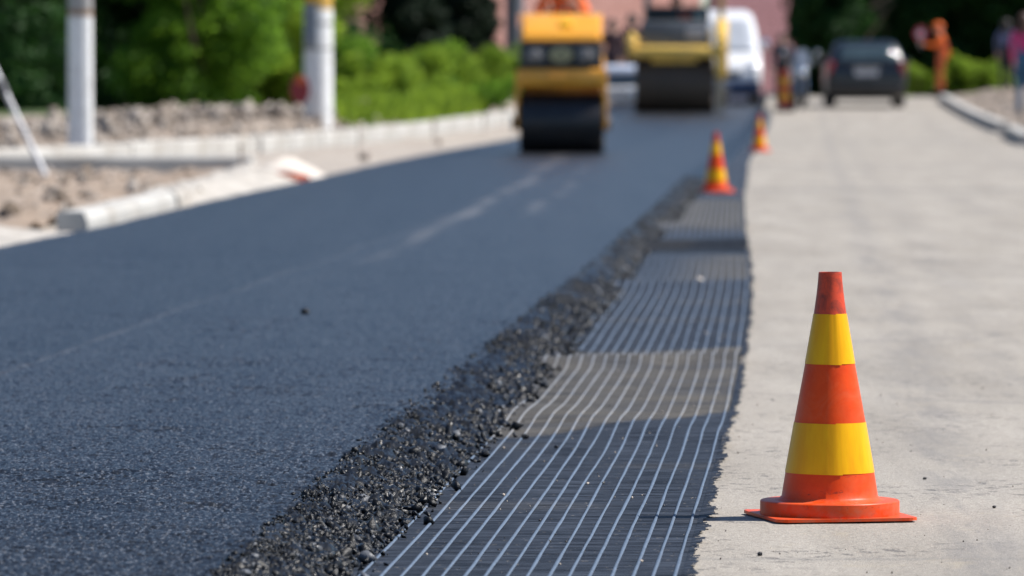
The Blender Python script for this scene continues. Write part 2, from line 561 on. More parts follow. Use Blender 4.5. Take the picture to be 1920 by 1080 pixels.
# fine aggregate of the rolled top, coarse crumbs on the loose shoulder
onslope = sstep(-0.10, 0.15, s) * sstep(crest - 0.07, crest + 0.03, X)
fade = 1.0
Z += (rng.standard_normal(X.shape) * 0.00075 + vnoise(X, Y, 0.010, 40) * 0.0052 + vnoise(X, Y, 0.022, 45) * 0.0036) * (1 - onslope) * fade
openp = sstep(0.12, 0.36, vnoise(X, Y, 0.30, 43)) * sstep(0.10, 0.30, vnoise(X, Y, 0.028, 44))
Z -= openp * 0.006 * (1 - onslope)
Z += (vnoise(X, Y, 0.030, 41) * 0.026 + vnoise(X, Y, 0.013, 42) * 0.014 + rng.standard_normal(X.shape) * 0.0012) * onslope * np.where(s >= 1, 0.2, 1)
Z += vnoise(X, Y, 1.2, 46) * 0.004
sx = seam_x(Y) + vnoise(X * 0, Y, 1.5, 47) * 0.05
Z += 0.0045 * np.exp(-((X - sx) / 0.014) ** 2) - 0.0035 * sstep(0.02, -0.02, X - sx)
mark = np.zeros_like(X)
for y0, xa, xb in ((18.2, -3.2, -1.45), (28.0, -2.2, -0.9), (24.2, -0.75, 0.12), (27.0, -2.5, -1.0)):
    k = sstep(xa - .1, xa + .1, X) * sstep(xb + .1, xb - .1, X)
    yy = Y - y0 - vnoise(X, X * 0, 0.4, int(y0)) * 0.25
    mark = np.maximum(mark, 0.75 * k * np.exp(-(yy / 0.16) ** 2) * sstep(-.2, .25, vnoise(X, Y, 0.12, 52 + int(y0))))
    Z -= k * 0.0045 * np.exp(-(yy / 0.10) ** 2) * (0.6 + vnoise(X, Y, 0.07, 51))
Z += zg(Y)
strx = np.interp(Y, [20, 24.5, 35.8, 45.4, 62, 75], [-1.0, -.72, -.30, 0.02, .50, .75])
du_ = np.exp(-((X - strx - vnoise(X * 0, Y, 4, 60) * .12) / (0.035 + 0.0007 * Y)) ** 2) * sstep(22, 30, Y) * sstep(72, 60, Y) * np.clip(0.55 + 1.6 * vnoise(X, Y * 0.2, 0.25, 61), 0, 1)
du_ += 0.8 * np.exp(-((X - strx - 0.42 - vnoise(X * 0, Y, 3, 62) * .1) / 0.05) ** 2) * sstep(33, 40, Y) * sstep(62, 48, Y) * np.clip(0.3 + 1.8 * vnoise(X, Y * 0.2, 0.3, 63), 0, 1)
du_ += (0.26 + vnoise(X, Y * .3, .05, 67) * .4) * np.exp(-((X - sx) / 0.016) ** 2)
du_ += 0.25 * sstep(0.12, 0.0, X - left) * np.clip(vnoise(X, Y, .1, 66) + .3, 0, 1)
link('asphalt_road', npmesh('asphalt_road', np.stack([X, Y, Z], -1).reshape(-1, 3), grid_faces(*X.shape), m_as, False, {'dust_and_light': np.clip(du_ * 0.30, 0, 0.4).ravel(), 'loose': np.clip(np.maximum(onslope, mark) + 0.22 * sstep(0.02, -0.02, X - sx), 0, 1).ravel()}))['kind'] = 'structure'

# ------------------------------------------------------------------ loose asphalt crumbs on the shoulder of the layer
m_cr, nt, b = nodes_of('bitumen_crumbs')
v = objvec(nt)
tn = N(nt, 'ShaderNodeAttribute', attribute_name='tint')
c = mixc(nt, tn.outputs['Fac'], (0.0025, 0.0033, 0.0048), (0.115, 0.122, 0.135))  # brightest tint puts sparkle highlights into the crumb colour
nt.links.new(c, b.inputs['Base Color'])
nt.links.new(ramp(nt, noise(nt, 160, 3, 0.6, v), [(0.3, 0.22), (0.7, 0.55)]), b.inputs['Roughness'])
b.inputs['Specular IOR Level'].default_value = 0.30
bump(nt, b, noise(nt, 240, 3, 0.7, v), 0.8, 0.002)

def stone_templates(n, sub=1, jit=0.5):
    out = []
    for k in range(n):
        bm = bmesh.new()
        bmesh.ops.create_icosphere(bm, subdivisions=sub, radius=1.0)
        sc_ = (0.7 + random.random() * .6, 0.7 + random.random() * .6, 0.5 + random.random() * .5)
        for vv in bm.verts:
            j = 1 + (random.random() - .5) * jit
            vv.co = Vector((vv.co.x * sc_[0] * j, vv.co.y * sc_[1] * j, vv.co.z * sc_[2] * j))
        bm.verts.ensure_lookup_table()
        V = np.array([vv.co[:] for vv in bm.verts])
        F = np.array([[q.index for q in f.verts] for f in bm.faces])
        bm.free()
        out.append((V, F))
    return out

def shard_templates(n, k=11):
    out = []
    for q in range(n):
        bm = bmesh.new()
        sc_ = (0.75 + random.random() * .6, 0.6 + random.random() * .5, 0.45 + random.random() * .4)
        for i in range(k):
            d = Vector((random.gauss(0, 1), random.gauss(0, 1), random.gauss(0, 1))).normalized() * random.uniform(.8, 1.15)
            bm.verts.new((d.x * sc_[0], d.y * sc_[1], d.z * sc_[2]))
        bmesh.ops.convex_hull(bm, input=bm.verts[:])
        bmesh.ops.triangulate(bm, faces=bm.faces[:])
        for vv in [vv for vv in bm.verts if not vv.link_faces]:
            bm.verts.remove(vv)
        bm.verts.index_update(); bm.verts.ensure_lookup_table()
        V = np.array([vv.co[:] for vv in bm.verts])
        F = np.array([[w_.index for w_ in f.verts] for f in bm.faces])
        bm.free()
        out.append((V, F))
    return out

def rand_rot(n):
    q = rng.standard_normal((n, 4))
    q /= np.linalg.norm(q, axis=1)[:, None]
    w_, x, y, z = q.T
    return np.stack([np.stack([1 - 2 * (y * y + z * z), 2 * (x * y - z * w_), 2 * (x * z + y * w_)], -1),
                     np.stack([2 * (x * y + z * w_), 1 - 2 * (x * x + z * z), 2 * (y * z - x * w_)], -1),
                     np.stack([2 * (x * z - y * w_), 2 * (y * z + x * w_), 1 - 2 * (x * x + y * y)], -1)], 1)

def scatter_mesh(name, P, S, mat, tmpl, tint=None):
    vs_, fs, ts, off = [], [], [], 0
    idx = rng.integers(0, len(tmpl), len(P))
    if tint is None:
        tint = rng.random(len(P)) ** 2
    for k, (V, F) in enumerate(tmpl):
        sel = np.nonzero(idx == k)[0]
        if not len(sel):
            continue
        Rm = rand_rot(len(sel))
        W = np.einsum('nij,vj->nvi', Rm, V) * S[sel][:, None, None] + P[sel][:, None, :]
        vs_.append(W.reshape(-1, 3))
        fs.append((F[None] + (np.arange(len(sel)) * len(V))[:, None, None]).reshape(-1, F.shape[1]) + off)
        ts.append(np.repeat(tint[sel], len(V)))
        off += len(sel) * len(V)
    return npmesh(name, np.concatenate(vs_), np.concatenate(fs), mat, False, {'tint': np.concatenate(ts)})

def slope_z(x, y):
    cr, to = curve(CREST, y), curve(TOE, y)
    s_ = np.clip((x - cr) / (to - cr), 0, 1)
    return zg(y) + np.where(x < cr, T, T * (1 - (0.72 * s_ + 0.28 * s_ * s_)))

tm1 = shard_templates(18, 9)
n1 = 62000
y = 9.0 + (rng.random(n1) ** 1.7) * 42
t = rng.beta(1.35, 1.1, n1) * 1.06 - 0.02
cr, to = curve(CREST, y), curve(TOE, y)
x = cr + (to - cr) * t + rng.standard_normal(n1) * 0.012
S = np.clip(rng.lognormal(math.log(0.0046), 0.58, n1), 0.002, 0.018)
S *= 0.75 + 0.5 * sstep(0.1, 1.0, t)
big = rng.random(n1) < 0.05
S[big & (t > 0.45)] *= 1.45
edge = t > 0.98
z = slope_z(x, y) + S * np.where(edge, 0.35, 0.12)
P = np.stack([x, y, z], 1)
# stragglers along the toe
n2 = 900
y2 = 9.2 + (rng.random(n2) ** 1.6) * 34
x2 = curve(TOE, y2) + np.abs(rng.standard_normal(n2)) * 0.025 - 0.012
S2 = np.clip(rng.lognormal(math.log(0.0075), 0.5, n2), 0.003, 0.022)
P2 = np.stack([x2, y2, zg(y2) + 0.008 + S2 * 0.3], 1)
tag(link('asphalt_crumbs', scatter_mesh('asphalt_crumbs', np.concatenate([P, P2]), np.concatenate([S, S2]), m_cr, tm1, np.where(rng.random(n1 + n2) < .045, .5 + rng.random(n1 + n2), rng.random(n1 + n2) * .04))),
    'loose black asphalt crumbs along the edge of the fresh layer', 'asphalt crumbs', kind='stuff')

# ------------------------------------------------------------------ reinforcement mat (geogrid)
m_mat, nt, b = nodes_of('woven_mat')
v = objvec(nt)
vw = objvec(nt, (5, 36, 1))
fw = noise(nt, 1.0, 3, 0.7, vw)
c = mixc(nt, ramp(nt, fw, [(0.40, 0.0), (0.62, 1.0)]), (0.0015, 0.002, 0.004), (0.042, 0.050, 0.066))
so_ = N(nt, 'ShaderNodeAttribute', attribute_name='fold_shade')
c = mixc(nt, so_.outputs['Fac'], c, (0.002, 0.0025, 0.003))  # shaded face of the fold painted near-black
dust_and_light = N(nt, 'ShaderNodeAttribute', attribute_name='dust_and_light')
dn = math_n(nt, 'MULTIPLY', dust_and_light.outputs['Fac'], ramp(nt, fw, [(0.34, 0.30), (0.6, 1.0)]))
c = mixc(nt, dn, c, (0.108, 0.099, 0.085))  # beige swathes: the sheet's sunlit tone painted in along with dusty film
spk = ramp(nt, noise(nt, 75, 2, 0.5, v), [(0.70, 0.0), (0.76, 1.0)])
c = mixc(nt, math_n(nt, 'MULTIPLY', spk, 0.6), c, (0.38, 0.33, 0.26))
nt.links.new(c, b.inputs['Base Color'])
nt.links.new(math_n(nt, 'MULTIPLY_ADD', dust_and_light.outputs['Fac'], 0.4), b.inputs['Roughness'])
b.inputs['Roughness'].default_value = 0.5
rr = N(nt, 'ShaderNodeMath', operation='MULTIPLY_ADD')
nt.links.new(dust_and_light.outputs['Fac'], rr.inputs[0]); rr.inputs[1].default_value = 0.35; rr.inputs[2].default_value = 0.60
nt.links.new(rr.outputs[0], b.inputs['Roughness'])
b.inputs['Specular IOR Level'].default_value = 0.14
bump(nt, b, fw, 1.0, 0.006)

m_yarn, nt, b = nodes_of('pale_yarn')
v = objvec(nt)
dust_and_light = N(nt, 'ShaderNodeAttribute', attribute_name='dust_and_light')
c = mixc(nt, ramp(nt, noise(nt, 60, 5, 0.75, v), [(0.32, 0.0), (0.6, 1.0)]), (0.050, 0.075, 0.11), (0.110, 0.150, 0.210))  # blue of the reflected sky put into the yarn colour
c = mixc(nt, dust_and_light.outputs['Fac'], c, (0.205, 0.197, 0.185))
c = mixc(nt, ramp(nt, noise(nt, 9, 5, 0.75, v), [(0.60, 0.0), (0.72, 0.7)]), c, (0.06, 0.06, 0.06))
so_ = N(nt, 'ShaderNodeAttribute', attribute_name='fold_shade')
c = mixc(nt, so_.outputs['Fac'], c, (0.006, 0.007, 0.009))
nt.links.new(c, b.inputs['Base Color'])
b.inputs['Roughness'].default_value = 0.6

def mat_z(x, y):
    z = 0.006 + vnoise(x, y, 0.9, 71) * 0.0016 + vnoise(x * 0, y, 2.3, 72) * 0.006
    sk = (x - curve(MATR, y))
    z = z + 0.024 * np.exp(-((y - 17.75 - 0.35 * sk) / 0.22) ** 2) + 0.012 * np.exp(-((y - 13.9 + 1.6 * sk) / 0.5) ** 2)
    z = z + 0.055 * np.exp(-((y - 30.3 - 0.1 * sk) / 0.16) ** 2) + 0.03 * np.exp(-((y - 34.5) / 0.8) ** 2) + 0.02 * np.exp(-((y - 24.5) / 0.5) ** 2)
    return np.maximum(z, 0.004) + zg(y)

def mat_dust_light(x, y):
    """dusty beige swathes; sunlit against sky-reflecting sheet, put into the colour"""
    sk = x - curve(MATR, y)
    e = vnoise(x, y, 0.12, 75) * 0.16 + vnoise(x, y, 0.5, 76) * 0.5
    a0 = 15.0 + 2.3 * sk + 0.35 * vnoise(sk, sk * 0, 0.2, 78)    # near edge of the beige swathe
    d = sstep(-0.06, 0.06, y - a0 + e * 0.25) * sstep(0.05, -0.05, y - (18.25 + 1.6 * (sk + 0.3) * (sk > -0.3) * 1.0) + e * 0.2)
    d = d * 0.95 + 0.75 * sstep(24.6, 25.6, y + e) * sstep(29.2, 28.5, y + e) * sstep(-0.45, -0.1, sk + e * 0.3) + 0.85 * sstep(33.0, 34.5, y + e) * sstep(44, 42, y)
    d = d * (0.72 + 0.5 * vnoise(x, y, 0.16, 79)) + 0.02 + 0.16 * sstep(0.2, 0.34, vnoise(x, y, 0.4, 77))
    return np.clip(d, 0, 1)

def mat_fold_shade(x, y):
    """shade on the near face of the fold, put into the colour"""
    e = vnoise(x, y, 0.2, 74) * 0.35
    return np.clip(0.9 * sstep(28.9, 29.5, y + e) * sstep(31.2, 30.5, y + e) + 0.35 * sstep(17.75, 17.9, y + e * .2) * sstep(18.6, 18.2, y + e * .2) * sstep(-.35, -.5, x - curve(MATR, y)), 0, 1)

ys = [7.0]
while ys[-1] < 122:
    ys.append(ys[-1] + max(0.02, 0.02 * (ys[-1] / 10) ** 1.9))
ys = np.array(ys)
nc = 90
U = np.linspace(0, 1, nc)
yr = curve(MATR, ys)[:, None]
yl = (curve(TOE, ys) - 0.25)[:, None]
X = yl + (yr - yl) * U[None]
Y = np.repeat(ys[:, None], nc, 1)
Z = mat_z(X, Y)
mat_o = thing('ground_mat', 'dark woven reinforcement mat with pale lengthwise stripes between the fresh asphalt and the old road', 'mat')
link('sheet', npmesh('sheet', np.stack([X, Y, Z], -1).reshape(-1, 3), grid_faces(len(ys), nc), m_mat, True, {'dust_and_light': mat_dust_light(X, Y).ravel(), 'fold_shade': mat_fold_shade(X, Y).ravel()}), mat_o)
# lengthwise yarns, each a real ribbon 3 mm proud of the sheet
for k in range(27):
    off = 0.016 + k * 0.0365
    xc = curve(MATR, ys) - off + vnoise(ys * 0, ys, 0.22, 80 + k) * 0.0010 + vnoise(ys * 0, ys, 1.1, 180 + k) * 0.004
    keep = xc > curve(TOE, ys) - 0.22
    if keep.sum() < 4:
        continue
    yy, xx = ys[keep], xc[keep]
    hw = (0.0031 + 0.0012 * vnoise(yy * 0, yy, 0.3, 130 + k))
    zz = mat_z(xx, yy)
    rib = np.stack([np.stack([xx - hw, yy, zz + .0012], -1), np.stack([xx - hw * .5, yy, zz + .0036], -1), np.stack([xx + hw * .5, yy, zz + .0036], -1), np.stack([xx + hw, yy, zz + .0012], -1)], 1)
    link('yarn', npmesh('yarn', rib.reshape(-1, 3), grid_faces(len(yy), 4), m_yarn, True, {'dust_and_light': np.repeat(mat_dust_light(xx, yy), 4), 'fold_shade': np.repeat(mat_fold_shade(xx, yy), 4)}), mat_o)
# frayed fringe of crosswise yarn ends
vs_, fs = [], []
yy = 8.5
while yy < 60:
    xe = float(curve(MATR, yy))
    ln = max(0.006, 0.013 + 0.011 * float(vnoise(0, yy, 0.16, 90)) * 2 + rng.normal() * 0.004)
    wd = 0.020 * max(1, yy / 14)
    z0 = float(mat_z(np.array(xe), np.array(yy)))
    a = len(vs_)
    sk = rng.normal() * 0.006
    vs_ += [(xe - 0.004, yy - wd / 2, z0 + .0006), (xe - 0.004, yy + wd / 2, z0 + .0006), (xe + ln, yy + wd * .45 + sk, z0 + 0.003), (xe + ln, yy - wd * .45 + sk, z0 + 0.002)]
    fs.append((a, a + 1, a + 2, a + 3))
    yy += wd * (0.85 + rng.random() * 0.5)
vs_ = np.array(vs_)
link('fringe', npmesh('fringe', vs_, np.array(fs), m_mat, False, {'dust_and_light': np.full(len(vs_), 0.0)}), mat_o)

# single black lumps and pebbles lying about
def lump_at(x, y, z, r, label, cat, mat=m_cr, name='asphalt_lump', group=None):
    mb = MB()
    mb.ball((0, 0, 0), r, 2, 0.35, (1.0, 0.8 + random.random() * .3, 0.75))
    me = mb.mesh(name, mat)
    o = link(name, me, None, (x, y, z + r * 0.6), (0, 0, random.random() * 6))
    return tag(o, label, cat, group)
G = 'loose lumps fallen from the asphalt edge'
for (x, y, r, lab) in ((0.032, 13.80, 0.0095, 'larger black asphalt lump lying alone on the pale stripes of the mat'),
                       (-0.062, 13.12, 0.0115, 'black asphalt lump on the mat touching the foot of the crumbly asphalt edge'),
                       (0.105, 13.45, 0.0050, 'tiny black asphalt pellet on the middle of the striped mat'),
                       (-0.262, 10.72, 0.0060, 'small black asphalt bead on a pale stripe low on the mat'),
                       (0.655, 12.78, 0.0042, 'small black crumb on the old road just left of the nearest cone'),
                       (0.455, 10.42, 0.0055, 'black crumb on the pale road between the nearest cone and the picture bottom'),
                       (0.985, 11.60, 0.0042, 'black crumb on the pale road right of the nearest cone'),
                       (0.905, 12.45, 0.0040, 'black speck of asphalt on the pale road behind the cone to its right'),
                       (0.93, 10.25, 0.0045, 'black crumb on the pale road at the lower right corner')):
    zz = float(mat_z(np.array(x), np.array(y))) if x < float(curve(MATR, y)) else 0.0
    lump_at(x, y, zz, r, lab, 'asphalt lump', group=G)
lump_at(-0.725, 19.9, T, 0.016, 'dark asphalt lump lying on top of the smooth fresh layer', 'asphalt lump')
lump_at(0.81, 24.6, 0.015, 0.018, 'pale pebble on the bluish far part of the striped mat', 'pebble', pmat('pale_stone', (0.5, 0.45, 0.4), 0.9, bmp=.4, scale=20), 'pebble')
# fine grit strewn over the old road
n3 = 420
y3 = 9.3 + rng.random(n3) ** 1.4 * 16
x3 = curve(MATR, y3) + 0.03 + rng.random(n3) ** 1.3 * 1.6
S3 = np.clip(rng.lognormal(math.log(0.0014), 0.45, n3), 0.0007, 0.0035)
m_grit, nt, b = nodes_of('grit')
tn = N(nt, 'ShaderNodeAttribute', attribute_name='tint')
nt.links.new(mixc(nt, tn.outputs['Fac'], (0.03, 0.03, 0.03), (0.5, 0.42, 0.33)), b.inputs['Base Color'])
tag(link('road_grit', scatter_mesh('road_grit', np.stack([x3, y3, S3 * .5], 1), S3, m_grit, stone_templates(4, 1, .5), rng.random(n3) ** 0.8)),
    'fine grit strewn over the old road surface', 'grit', kind='stuff')
n3 = 260
y3 = 9.3 + rng.random(n3) ** 1.3 * 16
x3 = curve(TOE, y3) + 0.02 + rng.random(n3) * (curve(MATR, y3) - curve(TOE, y3) - 0.03)
S3 = np.clip(rng.lognormal(math.log(0.0016), 0.5, n3), 0.0008, 0.005)
tag(link('mat_debris', scatter_mesh('mat_debris', np.stack([x3, y3, mat_z(x3, y3) + .001], 1), S3, m_grit, stone_templates(4, 1, .6), np.where(rng.random(n3) < .7, .75 + .25 * rng.random(n3), .02))),
    'tan chips and crumbs strewn over the striped mat', 'debris', kind='stuff')
# ------------------------------------------------------------------ traffic cones
m_or, nt, b = nodes_of('cone_orange')
v = objvec(nt)
c = mixc(nt, ramp(nt, noise(nt, 9, 5, .65, v), [(.35, 0.0), (.65, 1.0)]), (0.66, 0.050, 0.004), (0.80, 0.078, 0.006))
vz = objvec(nt, (30, 30, 70))
sc_ = math_n(nt, 'MULTIPLY', ramp(nt, noise(nt, 1.0, 5, .7, vz, .5), [(.59, 0.0), (.66, 1.0)]), ramp(nt, noise(nt, 6, 2, .5, v), [(.46, 0.0), (.56, 1.0)]))
c = mixc(nt, math_n(nt, 'MULTIPLY', sc_, .85), c, (0.035, 0.02, 0.018))
c = mixc(nt, math_n(nt, 'MULTIPLY', ramp(nt, noise(nt, 14, 6, .7, v, .8), [(.48, 0.0), (.72, 1.0)]), .4), c, (0.66, 0.15, 0.06))
cz_ = N(nt, 'ShaderNodeSeparateXYZ'); nt.links.new(v, cz_.inputs[0])
# road dust thrown up against the foot of the cone
c = mixc(nt, math_n(nt, 'MULTIPLY', ramp(nt, cz_.outputs['Z'], [(0.004, 1.0), (0.075, 0.0)]), ramp(nt, noise(nt, 40, 5, .7, v), [(.40, 0.0), (.66, .42)])), c, (0.36, 0.20, 0.13))
nt.links.new(c, b.inputs['Base Color'])
b.inputs['Specular IOR Level'].default_value = .2
b.inputs['Roughness'].default_value = .42
b.inputs['Subsurface Weight'].default_value = 0.0
bump(nt, b, noise(nt, 60, 4, .6, v), .15, .002)
m_ye, nt, b = nodes_of('cone_yellow_sleeve')
v = objvec(nt)
vv = objvec(nt, (40, 40, 3))
c = mixc(nt, ramp(nt, noise(nt, 1.0, 4, .6, vv), [(.35, 0.0), (.65, 1.0)]), (0.80, 0.345, 0.001), (0.88, 0.44, 0.001))
c = mixc(nt, math_n(nt, 'MULTIPLY', ramp(nt, noise(nt, 45, 4, .7, v), [(.68, 0.0), (.74, 1.0)]), .7), c, (0.20, 0.09, 0.02))
nt.links.new(c, b.inputs['Base Color'])
b.inputs['Roughness'].default_value = .38
b.inputs['Specular IOR Level'].default_value = .2
bump(nt, b, noise(nt, 1.0, 3, .6, vv), .12, .003)
m_tip, nt, b = nodes_of('cone_sooty_tip')
v = objvec(nt)
c = mixc(nt, ramp(nt, noise(nt, 30, 6, .75, v, 1.0), [(.42, 0.0), (.66, 1.0)]), (0.62, 0.052, 0.008), (0.24, 0.026, 0.008))
nt.links.new(c, b.inputs['Base Color'])
b.inputs['Roughness'].default_value = .5

def rcone(z):
    return float(np.interp(z, [0.035, 0.042, 0.0922, 0.192, 0.3086, 0.408, 0.442, 0.470, 0.491], [.1000, .0965, .0885, .0710, .0496, .0325, .0278, .0245, .0232]))
def make_cone(label, loc, rz, group='traffic cones along the edge of the old road'):
    t = thing('traffic_cone', label, 'traffic cone', loc, rz, group)
    mb = MB()
    zs = [0.036, 0.040, 0.045, 0.06, .0922, .14, .192, .25, .3086, .36, .404]
    pr = [(rcone(z) + (0.012 * (1 - (z - .036) / .009) ** 2 if z < .045 else 0), z) for z in zs]
    mb.lathe(pr, 72)
    mb.build('body', m_or, t, True, angle=60)
    mb = MB()
    pr = [(rcone(z), z) for z in (.4045, .42, .442, .46, .475, .487)] + [(.0228, .491), (.0195, .491), (.0175, .478), (.014, .40)]
    mb.lathe(pr, 56)
    mb.build('tip', m_tip, t, True)
    for (z0, z1, seam) in ((.0922, .192, R(-96)), (.3086, .408, R(-86))):
        vs_, fs = [], []
        n = 80
        # a wrapped sheet whose ends overlap, one end slightly lower
        for k in range(n + 1):
            a = seam + (2 * math.pi + 0.13) * k / n
            lift = 0.0009 + 0.0008 * (k > n * .97)
            dz = -0.0012 * max(0.0, (k - n * .9) / (n * .1)) + 0.0006 * max(0, 1 - k / (n * .5))
            for j in range(5):
                z = z0 + dz + (z1 - z0) * j / 4
                r = rcone(z) + lift
                vs_.append((r * math.cos(a), r * math.sin(a), z))
        me = npmesh('sleeve', np.array(vs_), grid_faces(n + 1, 5), m_ye, True)
        link('sleeve', me, t)
    mb = MB()
    mb.lathe([(.1385, .0055), (.1392, .010), (.1388, .0345), (.1372, .0362), (.1355, .0366), (.095, .0370)], 72)
    mb.build('collar', m_or, t, True, angle=28)
    mb = MB()
    mb.box((0, 0, .003), (.288, .288, .006), 0.0)
    vert_edges = [e for e in mb.bm.edges if abs(e.verts[0].co.z - e.verts[1].co.z) > .004]
    bmesh.ops.bevel(mb.bm, geom=vert_edges, offset=.02, segments=4, affect='EDGES', profile=.5)
    for vv in mb.bm.verts:
        rr_ = math.hypot(vv.co.x, vv.co.y)
        vv.co.z += 0.0035 * max(0, (rr_ - .15) / .05)
    mb.build('base_plate', m_or, t)
    return t
make_cone('orange traffic cone with yellow bands, sharp and nearest, on the pale old road', (.634, 11.33, 0.0005), R(12.1))
make_cone('orange traffic cone with yellow bands, middle of three, on the mat edge', (1.653, 46.15, float(mat_z(np.array(1.653), np.array(46.15))) - .004), R(30))
make_cone('smallest and farthest orange traffic cone, on the road edge before the large yellow roller', (3.238, 74.47, float(zg(74.47)) + .012), R(-14))

# ------------------------------------------------------------------ kerbs
m_kerb = pmat('kerb_concrete', (0.46, 0.445, 0.41), .9, .16, 3.0, .5, dirt=((0.28, 0.24, 0.19), .6))
m_kerb2 = pmat('rough_concrete', (0.41, 0.38, 0.335), .95, .22, 5.0, .9, dirt=((0.26, 0.22, 0.18), .7))

def kerb_piece(name, p0, p1, wdt, h, z0, z1, mat, label, cat='kerb', group=None, bev=.025, jit=0.0, chamfer=0.0):
    """a kerb block from p0 to p1 (front lower edge), body to the left of the direction"""
    p0, p1 = Vector((p0[0], p0[1])), Vector((p1[0], p1[1]))
    d = p1 - p0
    L = d.length
    a = math.atan2(d.y, d.x)
    n = max(2, int(L / .22))
    prof = [(0, -.08), (0, h - bev - chamfer), (bev * .3 + chamfer * .6, h - bev * .3), (bev + chamfer, h), (wdt - bev, h), (wdt, h - bev), (wdt, -.08)]
    vs_ = []
    for i in range(n + 1):
        for (u, zz) in prof:
            vs_.append((L * i / n, u + random.gauss(0, jit), zz + (z1 - z0) * i / n + random.gauss(0, jit)))
    m = len(prof)
    fs = []
    for i in range(n):
        for k in range(m):
            fs.append((i * m + k, i * m + (k + 1) % m, (i + 1) * m + (k + 1) % m, (i + 1) * m + k))
    me = bpy.data.meshes.new(name)
    me.from_pydata(vs_, [], fs + [tuple(range(m)), tuple(range(n * m, n * m + m))[::-1]])
    bm = bmesh.new(); bm.from_mesh(me); bmesh.ops.recalc_face_normals(bm, faces=bm.faces[:]); bm.to_mesh(me); bm.free()
    me.materials.append(mat)
    o = link(name, me, None, (p0.x, p0.y, z0), (0, 0, a))
    return tag(o, label, cat, group)

ys = [52.0]
while ys[-1] < 121:
    ys.append(ys[-1] + 3.0)
for i in range(len(ys) - 1):
    if i == 7:
        pass
    y0, y1 = ys[i] + .02, ys[i + 1] - .02
    if 72.5 < y0 < 73.5:
        y0 += .25
    x0_, x1_ = float(curve(FARK, y0)), float(curve(FARK, y1))
    kerb_piece('kerb_stone', (x0_, y0), (x1_, y1), .20, .235 + random.uniform(-.008, .008), float(zg(y0)), float(zg(y1)), m_kerb,
               'pale concrete kerb stone in the long row at the foot of the rubble bank', 'kerb', 'far kerb row along the rubble bank', jit=.003)
# right hand kerb: a long run, a gap, and the next stones nearer
def rkb(ya, yb, label):
    xa, xb = float(right_kerb_x(ya)), float(right_kerb_x(yb))
    return kerb_piece('kerb_stone', (xb, yb), (xa, ya), .22, .17, float(zg(yb)), float(zg(ya)), m_kerb, label, 'kerb', 'kerb on the right side of the road', jit=.003)
rkb(97.0, 108.9, 'bright concrete kerb stone whose near end stands free at the gap on the right verge')
rkb(109.0, 121.0, 'middle concrete kerb stone of the run on the right verge')
rkb(121.1, 135.0, 'farthest concrete kerb stone of the right run, at the feet of the orange worker')
rkb(82.0, 92.5, 'nearest concrete kerb stone on the right edge, cut by the picture border')

# left foreground island: broken kerb, haunch, return, dirt
kb = kerb_piece('kerb_block', (-2.41, 32.3), (-2.28, 38.6), .18, .13, 0.02, 0.02, m_kerb, 'white concrete kerb block with a dark sawn end, along the left edge of the asphalt', 'kerb', bev=.02, chamfer=.03, jit=.002)
kb2 = kerb_piece('kerb_block', (-2.27, 39.0), (-2.30, 52.6), .20, .13, 0.015, 0.02, m_kerb2, 'rough weathered kerb block behind the white one at the asphalt edge', 'kerb', bev=.05, jit=.012)
kerb_piece('return_kerb', (-2.44, 54.2), (-7.5, 55.2), .20, .20, 0.0, 0.0, m_kerb, 'kerb return running left from the asphalt edge, its near face in shade', 'kerb', jit=.003)

def heap(name, label, cat, pts_fn, nx, ny, mat, kind=None):
    U, V = np.meshgrid(np.linspace(0, 1, nx), np.linspace(0, 1, ny))
    X, Y, Z = pts_fn(U, V)
    o = link(name, npmesh(name, np.stack([X, Y, Z], -1).reshape(-1, 3), grid_faces(ny, nx), mat, True))
    return tag(o, label, cat, None, kind)
def haunch(U, V):
    y = 24 + 8.2 * V
    x = curve(LEFT, y) + .04 - 1.9 * U
    z = 0.035 + 0.05 * np.sin(np.pi * np.clip(U * 1.3, 0, 1)) * sstep(1.0, .9, V) + vnoise(x, y, .35, 201) * .035 + vnoise(x, y, .12, 202) * .02
    return x, y, z * sstep(0, .05, V + .02) + .01
heap('concrete_haunch', 'pale spread of smoothed concrete at the left edge in front of the white kerb block', 'concrete spill', haunch, 90, 120, m_kerb2)
def haunch2(U, V):
    y = 38.6 + 13 * V
    x = curve(LEFT, y) + .05 - .42 * U
    z = 0.02 + 0.12 * sstep(0, .9, U) * sstep(0, .12, V) * sstep(1, .93, V) + vnoise(x, y, .3, 203) * .05 + vnoise(x, y, .1, 204) * .03
    return x, y, z + .005
heap('concrete_backing', 'lumpy concrete backing spilled along the rough kerb block beside the asphalt', 'concrete spill', haunch2, 40, 160, m_kerb2)
m_dirt = pmat('stony_dirt', (0.27, 0.205, 0.15), .95, .35, 6.0, 1.0, dirt=((0.44, 0.38, 0.32), .8))
def island(U, V):
    y = 32.6 + 21.4 * V
    x = curve(LEFT, y) - .42 - 4.6 * U
    z = 0.055 + vnoise(x, y, .8, 205) * .06 + vnoise(x, y, .25, 206) * .06 + vnoise(x, y, .1, 207) * .03
    return x, y, z * sstep(0, .03, V) * sstep(1, .97, V) + .01
heap('dirt_island', None, None, island, 120, 160, m_dirt, 'structure')

